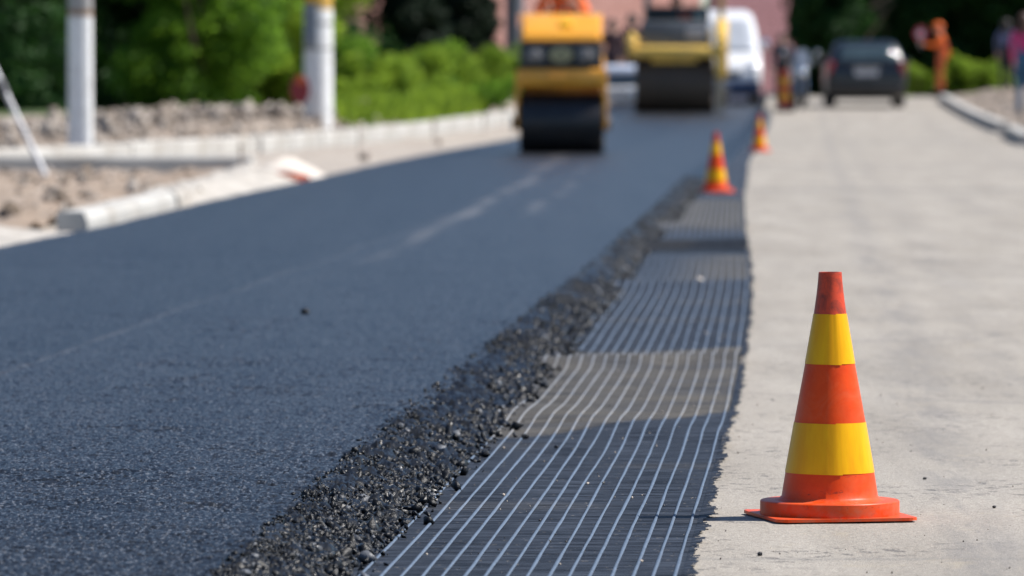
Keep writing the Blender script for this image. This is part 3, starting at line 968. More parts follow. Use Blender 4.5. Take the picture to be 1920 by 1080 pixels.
m_stone, nt, b = nodes_of('rubble_stone')
v = objvec(nt)
tn = N(nt, 'ShaderNodeAttribute', attribute_name='tint')
c = mixc(nt, tn.outputs['Fac'], (0.20, 0.155, 0.115), (0.56, 0.50, 0.44))
c = mixc(nt, ramp(nt, noise(nt, 14, 5, .7, v), [(.35, .5), (.65, 0.0)]), c, (0.15, 0.115, 0.085))
nt.links.new(c, b.inputs['Base Color'])
b.inputs['Roughness'].default_value = .95
bump(nt, b, noise(nt, 30, 5, .7, v), .8, .02)
tm2 = shard_templates(10, 13)
n4 = 900
y4 = 35 + rng.random(n4) * 18.5
x4 = curve(LEFT, y4) - .45 - rng.random(n4) * 3.2
S4 = np.clip(rng.lognormal(math.log(.022), .6, n4), .008, .09)
z4 = 0.06 + vnoise(x4, y4, .8, 205) * .06 + vnoise(x4, y4, .25, 206) * .06 + S4 * .3
tag(link('gravel', scatter_mesh('gravel', np.stack([x4, y4, z4], 1), S4, m_stone, tm2)), 'loose brown gravel on the dirt island left of the asphalt', 'gravel', kind='stuff')
n4 = 2000
y4 = 50 + rng.random(n4) * 42
d4 = .25 + rng.random(n4) ** 1.2 * 2.6
x4 = curve(FARK, y4) - d4
S4 = np.clip(rng.lognormal(math.log(.040), .6, n4), .012, .15)
z4 = zg(y4) + bank(x4, y4) * .95 + S4 * .1 - 1.0 * ((np.abs(x4 + 4.93) < .42) & (y4 < 66))
tag(link('rubble', scatter_mesh('rubble', np.stack([x4, y4, z4], 1), S4, m_stone, tm2, rng.random(n4))), 'broken brown and pale rubble heaped on the bank behind the kerb', 'rubble', kind='stuff')
n4 = 500
y4 = 84 + rng.random(n4) * 52
x4 = right_kerb_x(y4) + .5 + rng.random(n4) * 3
S4 = np.clip(rng.lognormal(math.log(.045), .5, n4), .015, .13)
tag(link('verge_stones', scatter_mesh('verge_stones', np.stack([x4, y4, zg(y4) - .02 + .26 * sstep(.35, 1.6, x4 - right_kerb_x(y4)) + S4 * .3], 1), S4, m_stone, tm2, rng.random(n4))), 'earth clods and stones on the right verge behind the kerb', 'stones', kind='stuff')
GB = 'large boulders on the rubble bank'
def rock(px, d, h, r, tint, label):
    x = (px - 960) / 10667 * d
    r *= .8; h = float(zg(d) + bank(np.array(x), np.array(d))) + r * .35
    P = np.array([[x, d, h]])
    me = scatter_mesh('boulder', np.zeros((1, 3)), np.array([r]), m_stone, [tm2[random.randrange(8)]], np.array([tint]))
    tag(link('boulder', me, None, (x, d, h), (0, 0, random.random() * 6)), label, 'boulder', GB)
rock(95, 67, .36, .20, .65, 'greyish boulder just left of the nearer white pole')
rock(197, 68, .42, .22, .75, 'tall pale boulder just right of the nearer white pole')
rock(262, 71, .40, .20, .6, 'rounded boulder second to the right of the nearer white pole')
rock(310, 73, .44, .19, .35, 'darker boulder midway between the two white poles')
rock(372, 75, .48, .12, .05, 'small bluish dark stone on top of the bank, left of the white stone')
rock(404, 76, .46, .20, .6, 'tan boulder just left of the white stone on the bank')
rock(455, 78, .53, .155, 1.6, 'bright white stone on top of the rubble bank')
rock(520, 80, .48, .20, .5, 'brown boulder between the white stone and the yellow banded pole')
# brick with mortar crumbs by the asphalt edge
m_brick = pmat('red_brick', (0.50, 0.115, 0.05), .9, .25, 12, .6, dirt=((0.3, .12, .08), .6))
mb = MB(); mb.box((0, 0, .045), (.30, .14, .085), .008); mb.box((.20, .03, .035), (.13, .10, .06), .01, rot=(0.2, .1, .5))
tag(mb.build('brick', m_brick, loc=(-2.03, 49.4, .035), rot=(0, 0, .1)), 'broken red brick lying at the left edge of the asphalt', 'brick')
def crumbpile(U, V):
    x = -2.45 + .78 * U; y = 50.1 + 3.0 * V
    z = .02 + .17 * np.sin(np.pi * U) * np.sin(np.pi * V) + (vnoise(x, y, .2, 208) * .09 + vnoise(x, y, .08, 209) * .04) * np.sin(np.pi * U) * np.sin(np.pi * V)
    return x, y, z
heap('mortar_heap', 'little heap of pale mortar crumbs behind the red brick', 'mortar heap', crumbpile, 40, 40, pmat('pale_mortar', (.58, .52, .45), .95, .2, 8, .8))

# ------------------------------------------------------------------ poles, stakes, leaning bar
def wpole_mat(name, stops):
    m, nt, b = nodes_of(name)
    v = objvec(nt)
    tc = N(nt, 'ShaderNodeSeparateXYZ')
    nt.links.new(v, tc.inputs[0])
    zz = math_n(nt, 'DIVIDE', math_n(nt, 'ADD', tc.outputs['Z'], math_n(nt, 'MULTIPLY', noise(nt, 8, 3, .6, v), .03)), 4.0)
    r = N(nt, 'ShaderNodeValToRGB')
    r.color_ramp.interpolation = 'CONSTANT'
    e = r.color_ramp.elements
    while len(e) < len(stops): e.new(.5)
    for i, (p, c_) in enumerate(stops):
        e[i].position = p / 4.0
        e[i].color = (*c_, 1)
    nt.links.new(zz, r.inputs[0])
    c = mixc(nt, ramp(nt, noise(nt, 7, 6, .7, v), [(.45, 0.0), (.8, .5)]), r.outputs[0], (0.32, 0.30, 0.27))
    nt.links.new(c, b.inputs['Base Color'])
    b.inputs['Roughness'].default_value = .8
    bump(nt, b, noise(nt, 25, 5, .7, v), .5, .01)
    return m
CON = (.36, .35, .335); WH = (.84, .84, .82); RUST = (.30, .19, .12)
t = thing('utility_pole', 'slim white painted concrete pole with grey top section, behind the kerb at far left', 'pole', (-4.93, 65, .08), 0)
mb = MB(); mb.box((0, 0, 1.47 - .3), (.285, .26, 2.94 + .6), .085, taper=(.93, .93)); mb.build('shaft', wpole_mat('pole_paint_near', [(0, WH), (1.58, (.55, .50, .46)), (1.60, RUST), (1.66, CON)]), t)
mb = MB(); mb.box((0, 0, 5.8), (.265, .24, 5.7), .08, taper=(.7, .7)); mb.build('upper_shaft', pmat('pole_concrete', CON, .85, .15, 5, .4), t)
t = thing('utility_pole', 'stout white pole with a yellow band and a grey plate, right of the leafy trees', 'pole', (-2.86, 84, .46), 0)
mb = MB(); mb.lathe([(.215, -.5), (.215, .0), (.208, 1.62), (.205, 2.0), (.20, 3.2), (.15, 8.5)], 28)
mb.build('shaft', wpole_mat('pole_paint_far', [(0, WH), (1.56, (.82, .44, .01)), (1.88, CON)]), t, True)
mb = MB(); mb.box((-.10, -.19, 1.29), (.20, .05, .62), .01, rot=(0, 0, -.35)); mb.build('grey_plate', pmat('grey_plate_metal', (.20, .23, .27), .5, .2, 6, dirt=((.35, .33, .3), .6)), t)
for zb in (.95, 1.32, 1.6):
    mb = MB(); mb.lathe([(.213, zb), (.216, zb + .005), (.216, zb + .03), (.213, zb + .035)], 28)
    mb.build('strap', pmat('strap_metal', (.25, .24, .22), .5, metal=.6), t, True)
# red round reflector board beside the second pole
t = thing('reflector_board', 'round red-brown reflector board on a stick just left of the yellow banded pole', 'reflector', (-3.10, 83.2, .40), 0)
mb = MB(); mb.lathe([(.005, -.012), (.14, -.012), (.145, 0), (.14, .012), (.005, .012)], 28, axis='Y', c=(0, 0, .42))
for vv in mb.bm.verts: vv.co.z = .42 + (vv.co.z - .42) * 1.5
mb.build('disc', pmat('red_board', (.24, .02, .025), .5, .3, 9), t, True)
mb = MB(); mb.lathe([(.005, -.0135), (.07, -.0135), (.07, -.0125), (.005, -.0125)], 20, axis='Y', c=(.02, 0, .56)); mb.build('orange_patch', pmat('orange_patch', (.62, .13, .03), .6, .2, 9), t)
mb = MB(); mb.tube([(0, .018, -.2), (0, .018, .5)], .012); mb.build('stick', pmat('stick_wood', (.22, .16, .1), .8), t)
# grey post beside the house
t = thing('grey_post', 'dark grey concrete post standing in front of the pinkish roof, left of the small roller', 'post', (.0, 124, float(zg(124))), 0)
mb = MB(); mb.box((0, 0, 2.2), (.30, .26, 5.0), .03, taper=(.85, .85)); mb.build('shaft', pmat('post_concrete', (.16, .17, .18), .8, .2, 4, .4), t)
for zb in (1.55, 2.35):
    mb = MB(); mb.box((.20, -.02, zb), (.12, .1, .5), .02); mb.build('junction_box', pmat('pale_box', (.55, .55, .55), .6), t)
# leaning stay tube
t = thing('leaning_stay', 'grey metal stay tube leaning left out of the gravel at the far left', 'stay tube', (0, 0, 0))
P0 = Vector((-3.96, 49.1, -.05)); P1 = Vector((-4.60, 49.6, 1.20)); Pm = P0.lerp(P1, .72); P2 = P0 + (P1 - P0) * 1.75
mb = MB(); mb.tube([P0, Pm], .026, 14); mb.build('tube', pmat('galv_tube', (.42, .42, .43), .5, .2, 9, metal=.3), t, True)
mb = MB(); mb.tube([Pm - (P1 - P0) * .04, Pm + (P1 - P0) * .05], .036, 14); mb.build('clamp', pmat('dark_clamp', (.09, .09, .10), .6), t, True)
mb = MB(); mb.tube([Pm, P2], .030, 14); mb.build('upper_tube', pmat('galv_tube', (.42, .42, .43), .5), t, True)
m_rust = pmat('rusty_iron', (.20, .14, .10), .8, .3, 15)
def stake(x, y, h, label):
    mb = MB(); z = float(zg(y)); mb.tube([(0, 0, -.15), (0.004, 0, h * .6), (-.004, 0, h)], .011, 8)
    mb.tube([(0, 0, h * .98), (0, 0, h)], .02, 8)
    tag(mb.build('iron_stake', m_rust, loc=(x, y, z)), label, 'stake', 'iron stakes set out along the new asphalt edge')
stake(-2.46, 51.6, .34, 'rusty iron stake left of the red brick')
stake(-1.80, 67, .42, 'rusty iron stake midway along the pale strip, between brick and roller')
stake(-1.10, 80.0, .42, 'rusty iron stake on the pale strip, third from the left')
stake(-.45, 90.5, .40, 'rusty iron stake farthest away, just left of the small roller')
for (x, y, lab) in ((-1.72, 66.6, 'crumbly clod at the foot of the middle iron stake'), (-1.02, 80.2, 'crumbly clod at the foot of the third iron stake')):
    P = np.array([[0, 0, .0]])
    tag(link('earth_clod', scatter_mesh('earth_clod', P, np.array([.085]), m_stone, tm2, np.array([.1])), None, (x, y, float(zg(y)) + .05)), lab, 'clod', 'clods at the stakes')
# ------------------------------------------------------------------ vegetation
def leaf_mat(name, lo, hi, trans=.35):
    m = bpy.data.materials.new(name)
    m.use_nodes = True
    nt = m.node_tree
    b = nt.nodes['Principled BSDF']
    out = nt.nodes['Material Output']
    tn = N(nt, 'ShaderNodeAttribute', attribute_name='tint')
    c = mixc(nt, tn.outputs['Fac'], lo, hi)
    nt.links.new(c, b.inputs['Base Color'])
    b.inputs['Roughness'].default_value = .6
    b.inputs['Specular IOR Level'].default_value = .15
    tr = N(nt, 'ShaderNodeBsdfTranslucent')
    ct = mixc(nt, .5, c, tuple(min(1, x * 2.2) for x in hi))
    nt.links.new(ct, tr.inputs['Color'])
    mx = N(nt, 'ShaderNodeMixShader')
    mx.inputs[0].default_value = trans
    nt.links.new(b.outputs[0], mx.inputs[1])
    nt.links.new(tr.outputs[0], mx.inputs[2])
    nt.links.new(mx.outputs[0], out.inputs[0])
    return m
m_leaf_dark = leaf_mat('leaves_dark', (0.008, 0.028, 0.009), (0.032, 0.088, 0.017), .28)  # shade over the left trees is also put into this leaf colour
m_leaf_mid = leaf_mat('leaves_mid', (0.022, 0.075, 0.012), (0.17, 0.30, 0.028), .52)
m_leaf_light = leaf_mat('leaves_light', (0.026, 0.075, 0.012), (0.25, 0.35, 0.035), .52)
m_needle = leaf_mat('needles', (0.006, 0.014, 0.007), (0.016, 0.030, 0.013), .1)
m_bark = pmat('bark', (.12, .09, .065), .95, .35, 10, .9)

def foliage_mesh(name, blobs, n, leaf, mat, clumps=26, spread=.20, seed=0, up=.35):
    g = np.random.default_rng(seed)
    C, Sg = [], []
    tot = sum(b[3] * b[4] * b[5] for b in blobs) ** 1.0
    for (cx, cy, cz, rx, ry, rz) in blobs:
        k = max(4, int(clumps * (rx * ry * rz) / tot * len(blobs) / len(blobs)))
        d = g.standard_normal((k, 3)); d /= np.linalg.norm(d, axis=1)[:, None]
        rad = .55 + .5 * g.random(k) ** .6
        C.append(np.array([cx, cy, cz]) + d * np.array([rx, ry, rz]) * rad[:, None])
        Sg.append(np.full(k, (rx * ry * rz) ** (1 / 3) * spread) * (.6 + .8 * g.random(k)))
    C, Sg = np.concatenate(C), np.concatenate(Sg)
    wt = Sg ** 2 / (Sg ** 2).sum()
    idx = g.choice(len(C), n, p=wt)
    off = g.standard_normal((n, 3)); off /= np.linalg.norm(off, axis=1)[:, None]
    P = C[idx] + off * (Sg[idx] * (.35 + .95 * g.random(n) ** .6))[:, None] * np.array([1.1, 1.1, .85])
    # leaf planes roughly facing outwards/up
    nrm = off + g.standard_normal((n, 3)) * .7 + np.array([0, 0, up])
    nrm /= np.linalg.norm(nrm, axis=1)[:, None]
    a = np.cross(nrm, g.standard_normal((n, 3))); a /= np.linalg.norm(a, axis=1)[:, None]
    b = np.cross(nrm, a)
    L = leaf * (.6 + .8 * g.random(n))[:, None]
    V = np.stack([P - a * L, P - b * L * .42 + nrm * L * .12, P + a * L, P + b * L * .42 + nrm * L * .12], 1).reshape(-1, 3)
    F = np.arange(n * 4).reshape(n, 4)
    tint = np.repeat(np.clip(.25 + .5 * g.random(len(C)), 0, 1)[idx] + .4 * (g.random(n) - .5), 4)
    return npmesh(name, V, F, mat, False, {'tint': np.clip(tint, 0, 1)})

def trunk_mesh(name, h, r, limbs, seed, zbase=-.3):
    rd = random.Random(seed)
    mb = MB()
    pts = [(0, 0, zbase), (rd.uniform(-.05, .05), rd.uniform(-.05, .05), h * .4), (rd.uniform(-.12, .12), rd.uniform(-.1, .1), h)]
    mb.tube(pts, [r, r * .75, r * .35], 10)
    for k in range(limbs):
        z = h * (.3 + .6 * k / max(1, limbs))
        a = rd.uniform(0, 6.28)
        ln = h * rd.uniform(.3, .5)
        mb.tube([(0, 0, z), (math.cos(a) * ln * .5, math.sin(a) * ln * .5, z + ln * .25), (math.cos(a) * ln, math.sin(a) * ln, z + ln * .6)], [r * .4, r * .26, r * .08], 7)
    return mb.mesh(name, m_bark, True)

def tree(name, label, cat, loc, blobs, n, leaf, mat, seed, group=None, h=3.0, r=.12, clumps=60, spread=.20, limbs=6, base=-.3, crown='crown', trunk='trunk'):
    t = thing(name, label, cat, loc, 0, group)
    link(crown, foliage_mesh(crown, blobs, n, leaf, mat, clumps, spread, seed), t)
    link(trunk, trunk_mesh(trunk, h, r, limbs, seed, base), t)
    return t

def bl(seed, n, w, h, z0, rmin, rmax, flat=.8):
    g = random.Random(seed)
    out = []
    for k in range(n):
        f = (k + .5) / n
        out.append((g.uniform(-w, w), g.uniform(-w, w) * flat, z0 + h * f + g.uniform(-.1, .1) * h, g.uniform(rmin, rmax), g.uniform(rmin, rmax), g.uniform(rmin, rmax) * .9))
    return out
def pxx(px, d): return (px - 960) / 10667 * d
GT = 'leafy trees on the bank at the left'
def left_tree(px, d, mat, seed, label, w=.75, h=3.6, z0=.35, n=26000):
    x = pxx(px, d)
    tree('leafy_tree', label, 'tree', (x, d, float(zg(d)) + .20), bl(seed, 13, w, h, z0, .5, .9), n, .060, mat, seed, GT, h=h * .8, r=.11, clumps=120, spread=.36)
left_tree(5, 80, m_leaf_dark, 1, 'leafy tree cut by the left picture edge, behind the leaning stay tube', h=3.2)
left_tree(85, 88, m_leaf_dark, 2, 'dark leafy tree directly left of the slim white pole', h=4.6)
left_tree(215, 91, m_leaf_dark, 3, 'dark leafy tree in deep shade just right of the slim white pole', h=5.2)
left_tree(318, 92, m_leaf_mid, 4, 'mid-green leafy tree between the deep shaded one and the sunlit one', h=5.4)
left_tree(372, 86, m_leaf_mid, 5, 'sunlit leafy tree with bright drooping clumps, midway between the two white poles', w=.55, h=4.2, z0=.2)
left_tree(470, 88, m_leaf_light, 6, 'bright yellow-green tree, second left of the yellow banded pole', w=.55, h=4.0, z0=.1)
left_tree(545, 90, m_leaf_light, 7, 'fresh green tree whose leaves touch the yellow banded pole', w=.50, h=4.0, z0=.1)
for i, (px, d) in enumerate(((30, 99), (150, 101), (260, 103), (420, 102), (530, 104))):
    lab = ['background tree behind the far left edge foliage', 'background tree glimpsed behind the slim white pole', 'background tree filling the dark gap right of the slim white pole',
           'background tree behind the sunlit drooping clumps', 'background tree behind the fresh green tree by the yellow banded pole'][i]
    x = pxx(px, d)
    tree('leafy_tree', lab, 'tree', (x, d, float(zg(d)) + .45), bl(20 + i, 12, 1.0, 5.0, .2, .7, 1.1), 16000, .08, m_leaf_dark, 30 + i, 'background trees at the left', h=4.5, r=.16, clumps=120, spread=.36)
for i, (px, d) in enumerate(((60, 118), (210, 120), (340, 117), (470, 119), (585, 121))):
    lab = ['far background tree closing the leaf gaps at the left edge', 'far background tree behind the dark shaded tree by the slim pole', 'far background tree behind the mid-green leafy tree',
           'far background tree behind the bright yellow-green tree', 'far background tree just behind the yellow banded pole'][i]
    tree('leafy_tree', lab, 'tree', (pxx(px, d), d, float(zg(d)) + .2), bl(50 + i, 12, .9, 5.0, .2, .8, 1.2), 16000, .10, m_leaf_dark, 110 + i, 'far background trees at the left', h=4.5, r=.16, clumps=120, spread=.36)
for i, px in enumerate((-20, 75, 165, 255, 345)):
    d = 108
    tree('shrub', ['dense dark shrub low behind the leaning stay tube', 'dense dark shrub low behind the slim white pole, on its left', 'dense dark shrub low behind the slim white pole, on its right',
                   'dense dark shrub low under the mid-green leafy tree', 'dense dark shrub low behind the sunlit drooping clumps'][i], 'shrub', (pxx(px, d), d, float(zg(d)) + .2),
         bl(120 + i, 12, .55, 2.2, .2, .5, .8), 18000, .08, m_leaf_dark, 130 + i, 'dark shrubs low behind the left trees', h=1.8, r=.06, clumps=110, spread=.36, crown='foliage', trunk='stem')
GB2 = 'bushes beyond the far kerb'
def bush(px, d, w, h, mat, seed, label, n=9000, leaf=.05, zo=.38, group=GB2, name='bush', flat=.8):
    blobs = bl(seed, 8, w, h * .7, h * .15, w * .4, w * .62, flat)
    blobs = [(x, y, z, rx, ry, min(rz, h * .32)) for (x, y, z, rx, ry, rz) in blobs]
    tree(name, label, 'bush', (pxx(px, d), d, float(zg(d)) + zo), blobs, n, leaf, mat, seed, group, h=h * .6, r=.04, clumps=80, spread=.42, limbs=5, crown='foliage', trunk='stem')
bush(645, 100, .75, 1.35, m_leaf_mid, 41, 'tall green bush just right of the yellow banded pole')
bush(690, 97, .60, .95, m_leaf_light, 42, 'loose weedy bush in front of the tall green one', 9000)
bush(645, 91, .50, .55, m_leaf_light, 48, 'low weeds at the foot of the yellow banded pole', 4000, .04)
bush(770, 112, .85, 1.05, m_leaf_mid, 43, 'rounded bush with a deep dark hollow, left end of the row under the dark conifer', zo=.22)
bush(850, 110, .85, 1.15, m_leaf_light, 44, 'bright green bush in the middle of the row under the dark conifer', zo=.22)
bush(935, 112, .75, 1.10, m_leaf_light, 45, 'bright green bush right beside the small yellow roller', zo=.22)
bush(800, 106, .65, .60, m_leaf_light, 46, 'low green bush in front of the row, near the kerb', 5000, .045, .26)
bush(905, 107, .65, .55, m_leaf_mid, 47, 'low leafy bush in front of the row, nearest the small roller', 5000, .045, .24)
# weeds covering the bank between the pole and the roller
ng = 14000
gy = 86 + rng.random(ng) * 22
gx = curve(FARK, gy) - .45 - rng.random(ng) * 2.2
gx = np.maximum(gx, pxx(600, 1) * gy)
gb = np.stack([gx, gy, zg(gy) + bank(gx, gy) * .9 - .02], 1)
gh = .10 + .22 * rng.random(ng)
ga = rng.random(ng) * 6.283
gw = .018 + .02 * rng.random(ng)
dx = np.stack([np.cos(ga) * gw, np.sin(ga) * gw, ga * 0], 1)
ln_ = np.stack([rng.normal(0, .07, ng), rng.normal(0, .07, ng), gh], 1)
V = np.stack([gb - dx, gb + dx, gb + ln_ + dx * .25, gb + ln_ - dx * .25], 1).reshape(-1, 3)
tag(link('weeds', npmesh('weeds', V, np.arange(ng * 4).reshape(ng, 4), m_leaf_light, False, {'tint': np.repeat(rng.random(ng), 4)})), 'green weeds covering the bank in front of the bushes', 'weeds', kind='stuff')
# dark thujas
for i, (px, d) in enumerate(((775, 121), (868, 123))):
    blobs = [(0, 0, .9 + k * .85, .62 - k * .045, .62 - k * .045, .7) for k in range(9)] + [(0, 0, .9 + k * 1.2, .45, .45, .7) for k in range(6)]
    tree('conifer', ['almost black conifer, left one of the dark pair behind the bright bushes', 'almost black conifer, right one of the dark pair behind the bright bushes'][i], 'conifer', (pxx(px, d), d, float(zg(d))),
         blobs, 70000, .085, m_needle, 60 + i, 'dark conifers before the house', h=7, r=.14, clumps=260, spread=.34, limbs=4)
# right hand wood
GR = 'dark trees behind the right side of the road'
def right_tree(px, d, w, h, z0, seed, label, n=34000, r0=1.0, r1=1.6):
    tree('broad_tree', label, 'tree', (pxx(px, d), d, float(zg(d))), bl(seed, 14, w, h, z0, r0, r1), n, .11, m_leaf_dark, seed, GR, h=h * .8, r=.2, clumps=150, spread=.36, limbs=7)
right_tree(1585, 149, .9, 5.2, 2.5, 71, 'dark tree overhanging the mauve roof, left edge of the right wood', r0=.65, r1=1.0)
right_tree(1660, 152, 1.2, 6.0, 2.2, 72, 'dark broad tree directly behind the black car')
right_tree(1770, 154, 1.3, 6.5, 2.0, 73, 'dark broad tree behind the orange road worker')
right_tree(1880, 151, 1.3, 6.0, 2.0, 74, 'dark broad tree behind the pedestrians at the right edge')
right_tree(1990, 153, 1.3, 6.0, 2.0, 75, 'dark tree cut by the right picture edge')
right_tree(1580, 157, .7, 3.2, 1.3, 76, 'lower dark tree between the mauve roof and the black car', r0=.55, r1=.9)
for i, px in enumerate((1700, 1760, 1820, 1880, 1940)):
    d = 162
    tree('shrub', ['dark shrub closing the gap right of the black car', 'dark shrub behind the yellow-green hedge bushes', 'dark shrub behind the hedge, second from the right edge', 'dark shrub in the gap beside the denim-clad pedestrian', 'dark shrub at the right picture edge'][i], 'shrub', (pxx(px, d), d, float(zg(d))),
         bl(80 + i, 12, 1.0, 4.6, .6, .9, 1.2), 18000, .10, m_leaf_dark, 80 + i, 'dark shrubs under the right trees', h=2.4, r=.08, clumps=90, spread=.26, crown='foliage', trunk='stem')
GH = 'yellow-green hedge bushes on the right'
bush(1722, 143, .42, .85, m_leaf_light, 91, 'yellow-green hedge bush between the black car and the orange worker', 8000, .05, .0, GH, 'hedge_bush')
bush(1815, 144, .50, 1.00, m_leaf_light, 92, 'tallest yellow-green hedge bush, just right of the orange worker', 9000, .05, .0, GH, 'hedge_bush')
bush(1868, 143, .42, .75, m_leaf_light, 93, 'yellow-green hedge bush left of the pedestrians', 8000, .05, .0, GH, 'hedge_bush')

# ------------------------------------------------------------------ houses
def tile_mat(name, a, b_):
    m, nt, b = nodes_of(name)
    tc = N(nt, 'ShaderNodeTexCoord')
    br = N(nt, 'ShaderNodeTexBrick')
    br.inputs['Scale'].default_value = 3.4
    br.inputs['Color1'].default_value = (*a, 1)
    br.inputs['Color2'].default_value = (*b_, 1)
    br.inputs['Mortar'].default_value = (*[x * .55 for x in a], 1)
    br.inputs['Mortar Size'].default_value = .02
    nt.links.new(tc.outputs['UV'], br.inputs['Vector'])
    c = mixc(nt, ramp(nt, noise(nt, 1.2, 6, .7, objvec(nt)), [(.35, .45), (.7, 0.0)]), br.outputs[0], tuple(x * .6 for x in a))
    nt.links.new(c, b.inputs['Base Color'])
    b.inputs['Roughness'].default_value = .85
    bump(nt, b, br.outputs['Fac'], .6, .03)
    return m
def slab(name, p, u, v, th, mat, parent):
    """roof slab: corner p, edge vectors u, v"""
    p, u, v = Vector(p), Vector(u), Vector(v)
    n = u.cross(v).normalized() * th
    bm = bmesh.new()
    a = [bm.verts.new(q) for q in (p, p + u, p + u + v, p + v)]
    b = [bm.verts.new(q.co + n) for q in a]
    top = bm.faces.new(b)
    bm.faces.new(a[::-1])
    for k in range(4):
        bm.faces.new((a[k], a[(k + 1) % 4], b[(k + 1) % 4], b[k]))
    uvl = bm.loops.layers.uv.new('UVMap')
    for lp, uv in zip(top.loops, ((0, 0), (u.length, 0), (u.length, v.length), (0, v.length))):
        lp[uvl].uv = (uv[0] * .3, uv[1] * .5)
    bmesh.ops.recalc_face_normals(bm, faces=bm.faces[:])
    me = bpy.data.meshes.new(name); bm.to_mesh(me); bm.free(); me.materials.append(mat)
    return link(name, me, parent)
m_glass = pmat('dark_glass', (.02, .025, .03), .08, .1, 3)
def house(label, cx, cy, zb, wid, eave, ridge, depth, roofm, wallm, nwin):
    t = thing('house', label, 'house', (cx, cy, zb), 0)
    mb = MB(); mb.prism([(0, 0), (0, eave), (depth / 2, ridge - .12), (depth, eave), (depth, 0)], -wid / 2, wid / 2)
    mb.build('wall', wallm, t)
    ov = .45
    sl = (ridge - eave) / (depth / 2)
    slab('roof_slope', (-wid / 2 - ov, -ov, eave - sl * ov), (wid + 2 * ov, 0, 0), (0, depth / 2 + ov, ridge - eave + sl * ov), .12, roofm, t)
    slab('roof_slope', (wid / 2 + ov, depth + ov, eave - sl * ov), (-wid - 2 * ov, 0, 0), (0, -depth / 2 - ov, ridge - eave + sl * ov), .12, roofm, t)
    mb = MB(); mb.tube([(-wid / 2 - ov, -ov - .06, eave - sl * ov), (wid / 2 + ov, -ov - .06, eave - sl * ov)], .06, 8); mb.build('gutter', pmat('gutter', (.3, .3, .3), .5), t, True)
    mb = MB(); mb.box((wid * .22, depth * .35, ridge + .1), (.5, .5, 1.4), .02); mb.build('chimney', pmat('chimney_brick', (.35, .16, .11), .9), t)
    for k in range(nwin):
        x = -wid / 2 + wid * (k + .5) / nwin
        mb = MB()
        for bx in ((x - .5, .08, 1.3), (x + .5, .08, 1.3)):
            mb.box((bx[0], -.03, eave - 1.15), (.09, .10, 1.2), .008)
        mb.box((x, -.032, eave - .5), (.93, .10, .09), .008); mb.box((x, -.032, eave - 1.8), (1.2, .14, .08), .008); mb.box((x, -.031, eave - 1.15), (.05, .08, 1.2), .005)
        f = mb.build('window', pmat('window_frame', (.6, .58, .55), .6), t)
        mb = MB(); mb.box((x, -.012, eave - 1.15), (.93, .02, 1.2)); mb.build('pane', m_glass, f)
    return t
zb = float(zg(165))
house('long house with a pale pink tiled roof, behind the rollers', -.4, 166, zb, 11.0, 3.75, 6.9, 8, tile_mat('pink_roof_tiles', (.42, .20, .155), (.50, .275, .22)), pmat('house_render', (.45, .36, .30), .9, .15, 3), 5)
house('house with a low sweeping mauve tiled roof, right of the white van', 8.5, 160.5, zb, 4.6, 2.65, 7.2, 9, tile_mat('mauve_roof_tiles', (.27, .12, .125), (.34, .165, .17)), pmat('house_wall_dark', (.30, .17, .13), .9, .2, 3), 4)

# ------------------------------------------------------------------ machines
m_yel = pmat('machine_yellow', (.76, .335, .022), .42, .10, 4, 0, spec=.5, coat=.25, dirt=((.42, .28, .12), .35))
m_yel2 = pmat('roller_pale_yellow', (.86, .56, .12), .45, .10, 4, 0, coat=.2, dirt=((.40, .30, .16), .5))
m_steel = pmat('drum_steel', (.028, .028, .030), .38, .3, 12, .15, metal=.4, dirt=((.06, .045, .035), .6))
m_steel2 = pmat('drum_steel_brown', (.085, .060, .040), .65, .3, 12, .15, metal=.1)
m_blk = pmat('machine_black', (.018, .019, .021), .45, .2, 8)
m_grey = pmat('machine_grey', (.10, .11, .12), .5, .2, 6)
m_lens = pmat('lamp_glass', (.22, .20, .18), .12, .1, 20, spec=.8)
m_chr = pmat('chrome', (.85, .85, .85), .10, .05, 5, metal=1.0)
m_rub = pmat('tyre_rubber', (.018, .018, .019), .8, .2, 20, .3)

def drum(name, w_, r, mat, parent, c, hub=m_grey):
    mb = MB()
    h = w_ / 2
    mb.lathe([(r * .55, -h + .06), (r * .9, -h + .05), (r * .94, -h), (r * .985, -h), (r, -h + .02), (r, h - .02), (r * .985, h), (r * .94, h), (r * .9, h - .05), (r * .55, h - .06)], 64, axis='X', c=c)
    d = mb.build(name, mat, parent, True, angle=30)
    return d
# small tandem roller ------------------------------------------------
t = thing('road_roller', 'small yellow tandem roller with an orange-clad driver, coming along the fresh asphalt', 'road roller', (.62, 69.55, .064), R(-1.5))
drum('drum', 1.00, .36, m_steel, t, (0, -.88, .36))
drum('drum', 1.00, .36, m_steel, t, (0, .92, .36))
mb = MB(); mb.box((0, -1.02, .905), (1.04, .34, .22), .035); mb.box((0, -1.205, .90), (.30, .03, .07), .01)
fr = mb.build('front_frame', m_yel, t, True, angle=30)
for s_ in (-1, 1):
    mb = MB(); mb.prism([(-1.06, .28), (-.70, .28), (-.62, .55), (-.62, 1.0), (-1.18, 1.0), (-1.18, .70)], s_ * .525 - .025, s_ * .525 + .025)
    bmesh.ops.bevel(mb.bm, geom=mb.bm.edges[:], offset=.008, segments=1, affect='EDGES')
    mb.build('fork', m_yel, t)
    mb = MB(); mb.lathe([(.09, 0), (.09, .03), (.06, .05)], 24, axis='X', c=(s_ * .553 if s_ > 0 else -.603, -.88, .36)); mb.build('hub', m_grey, t, True)
mb = MB(); mb.box((0, -1.0, 1.17), (.98, .30, .33), .03); gr = mb.build('grille', m_blk, t, True, angle=30)
for k in range(5):
    pass
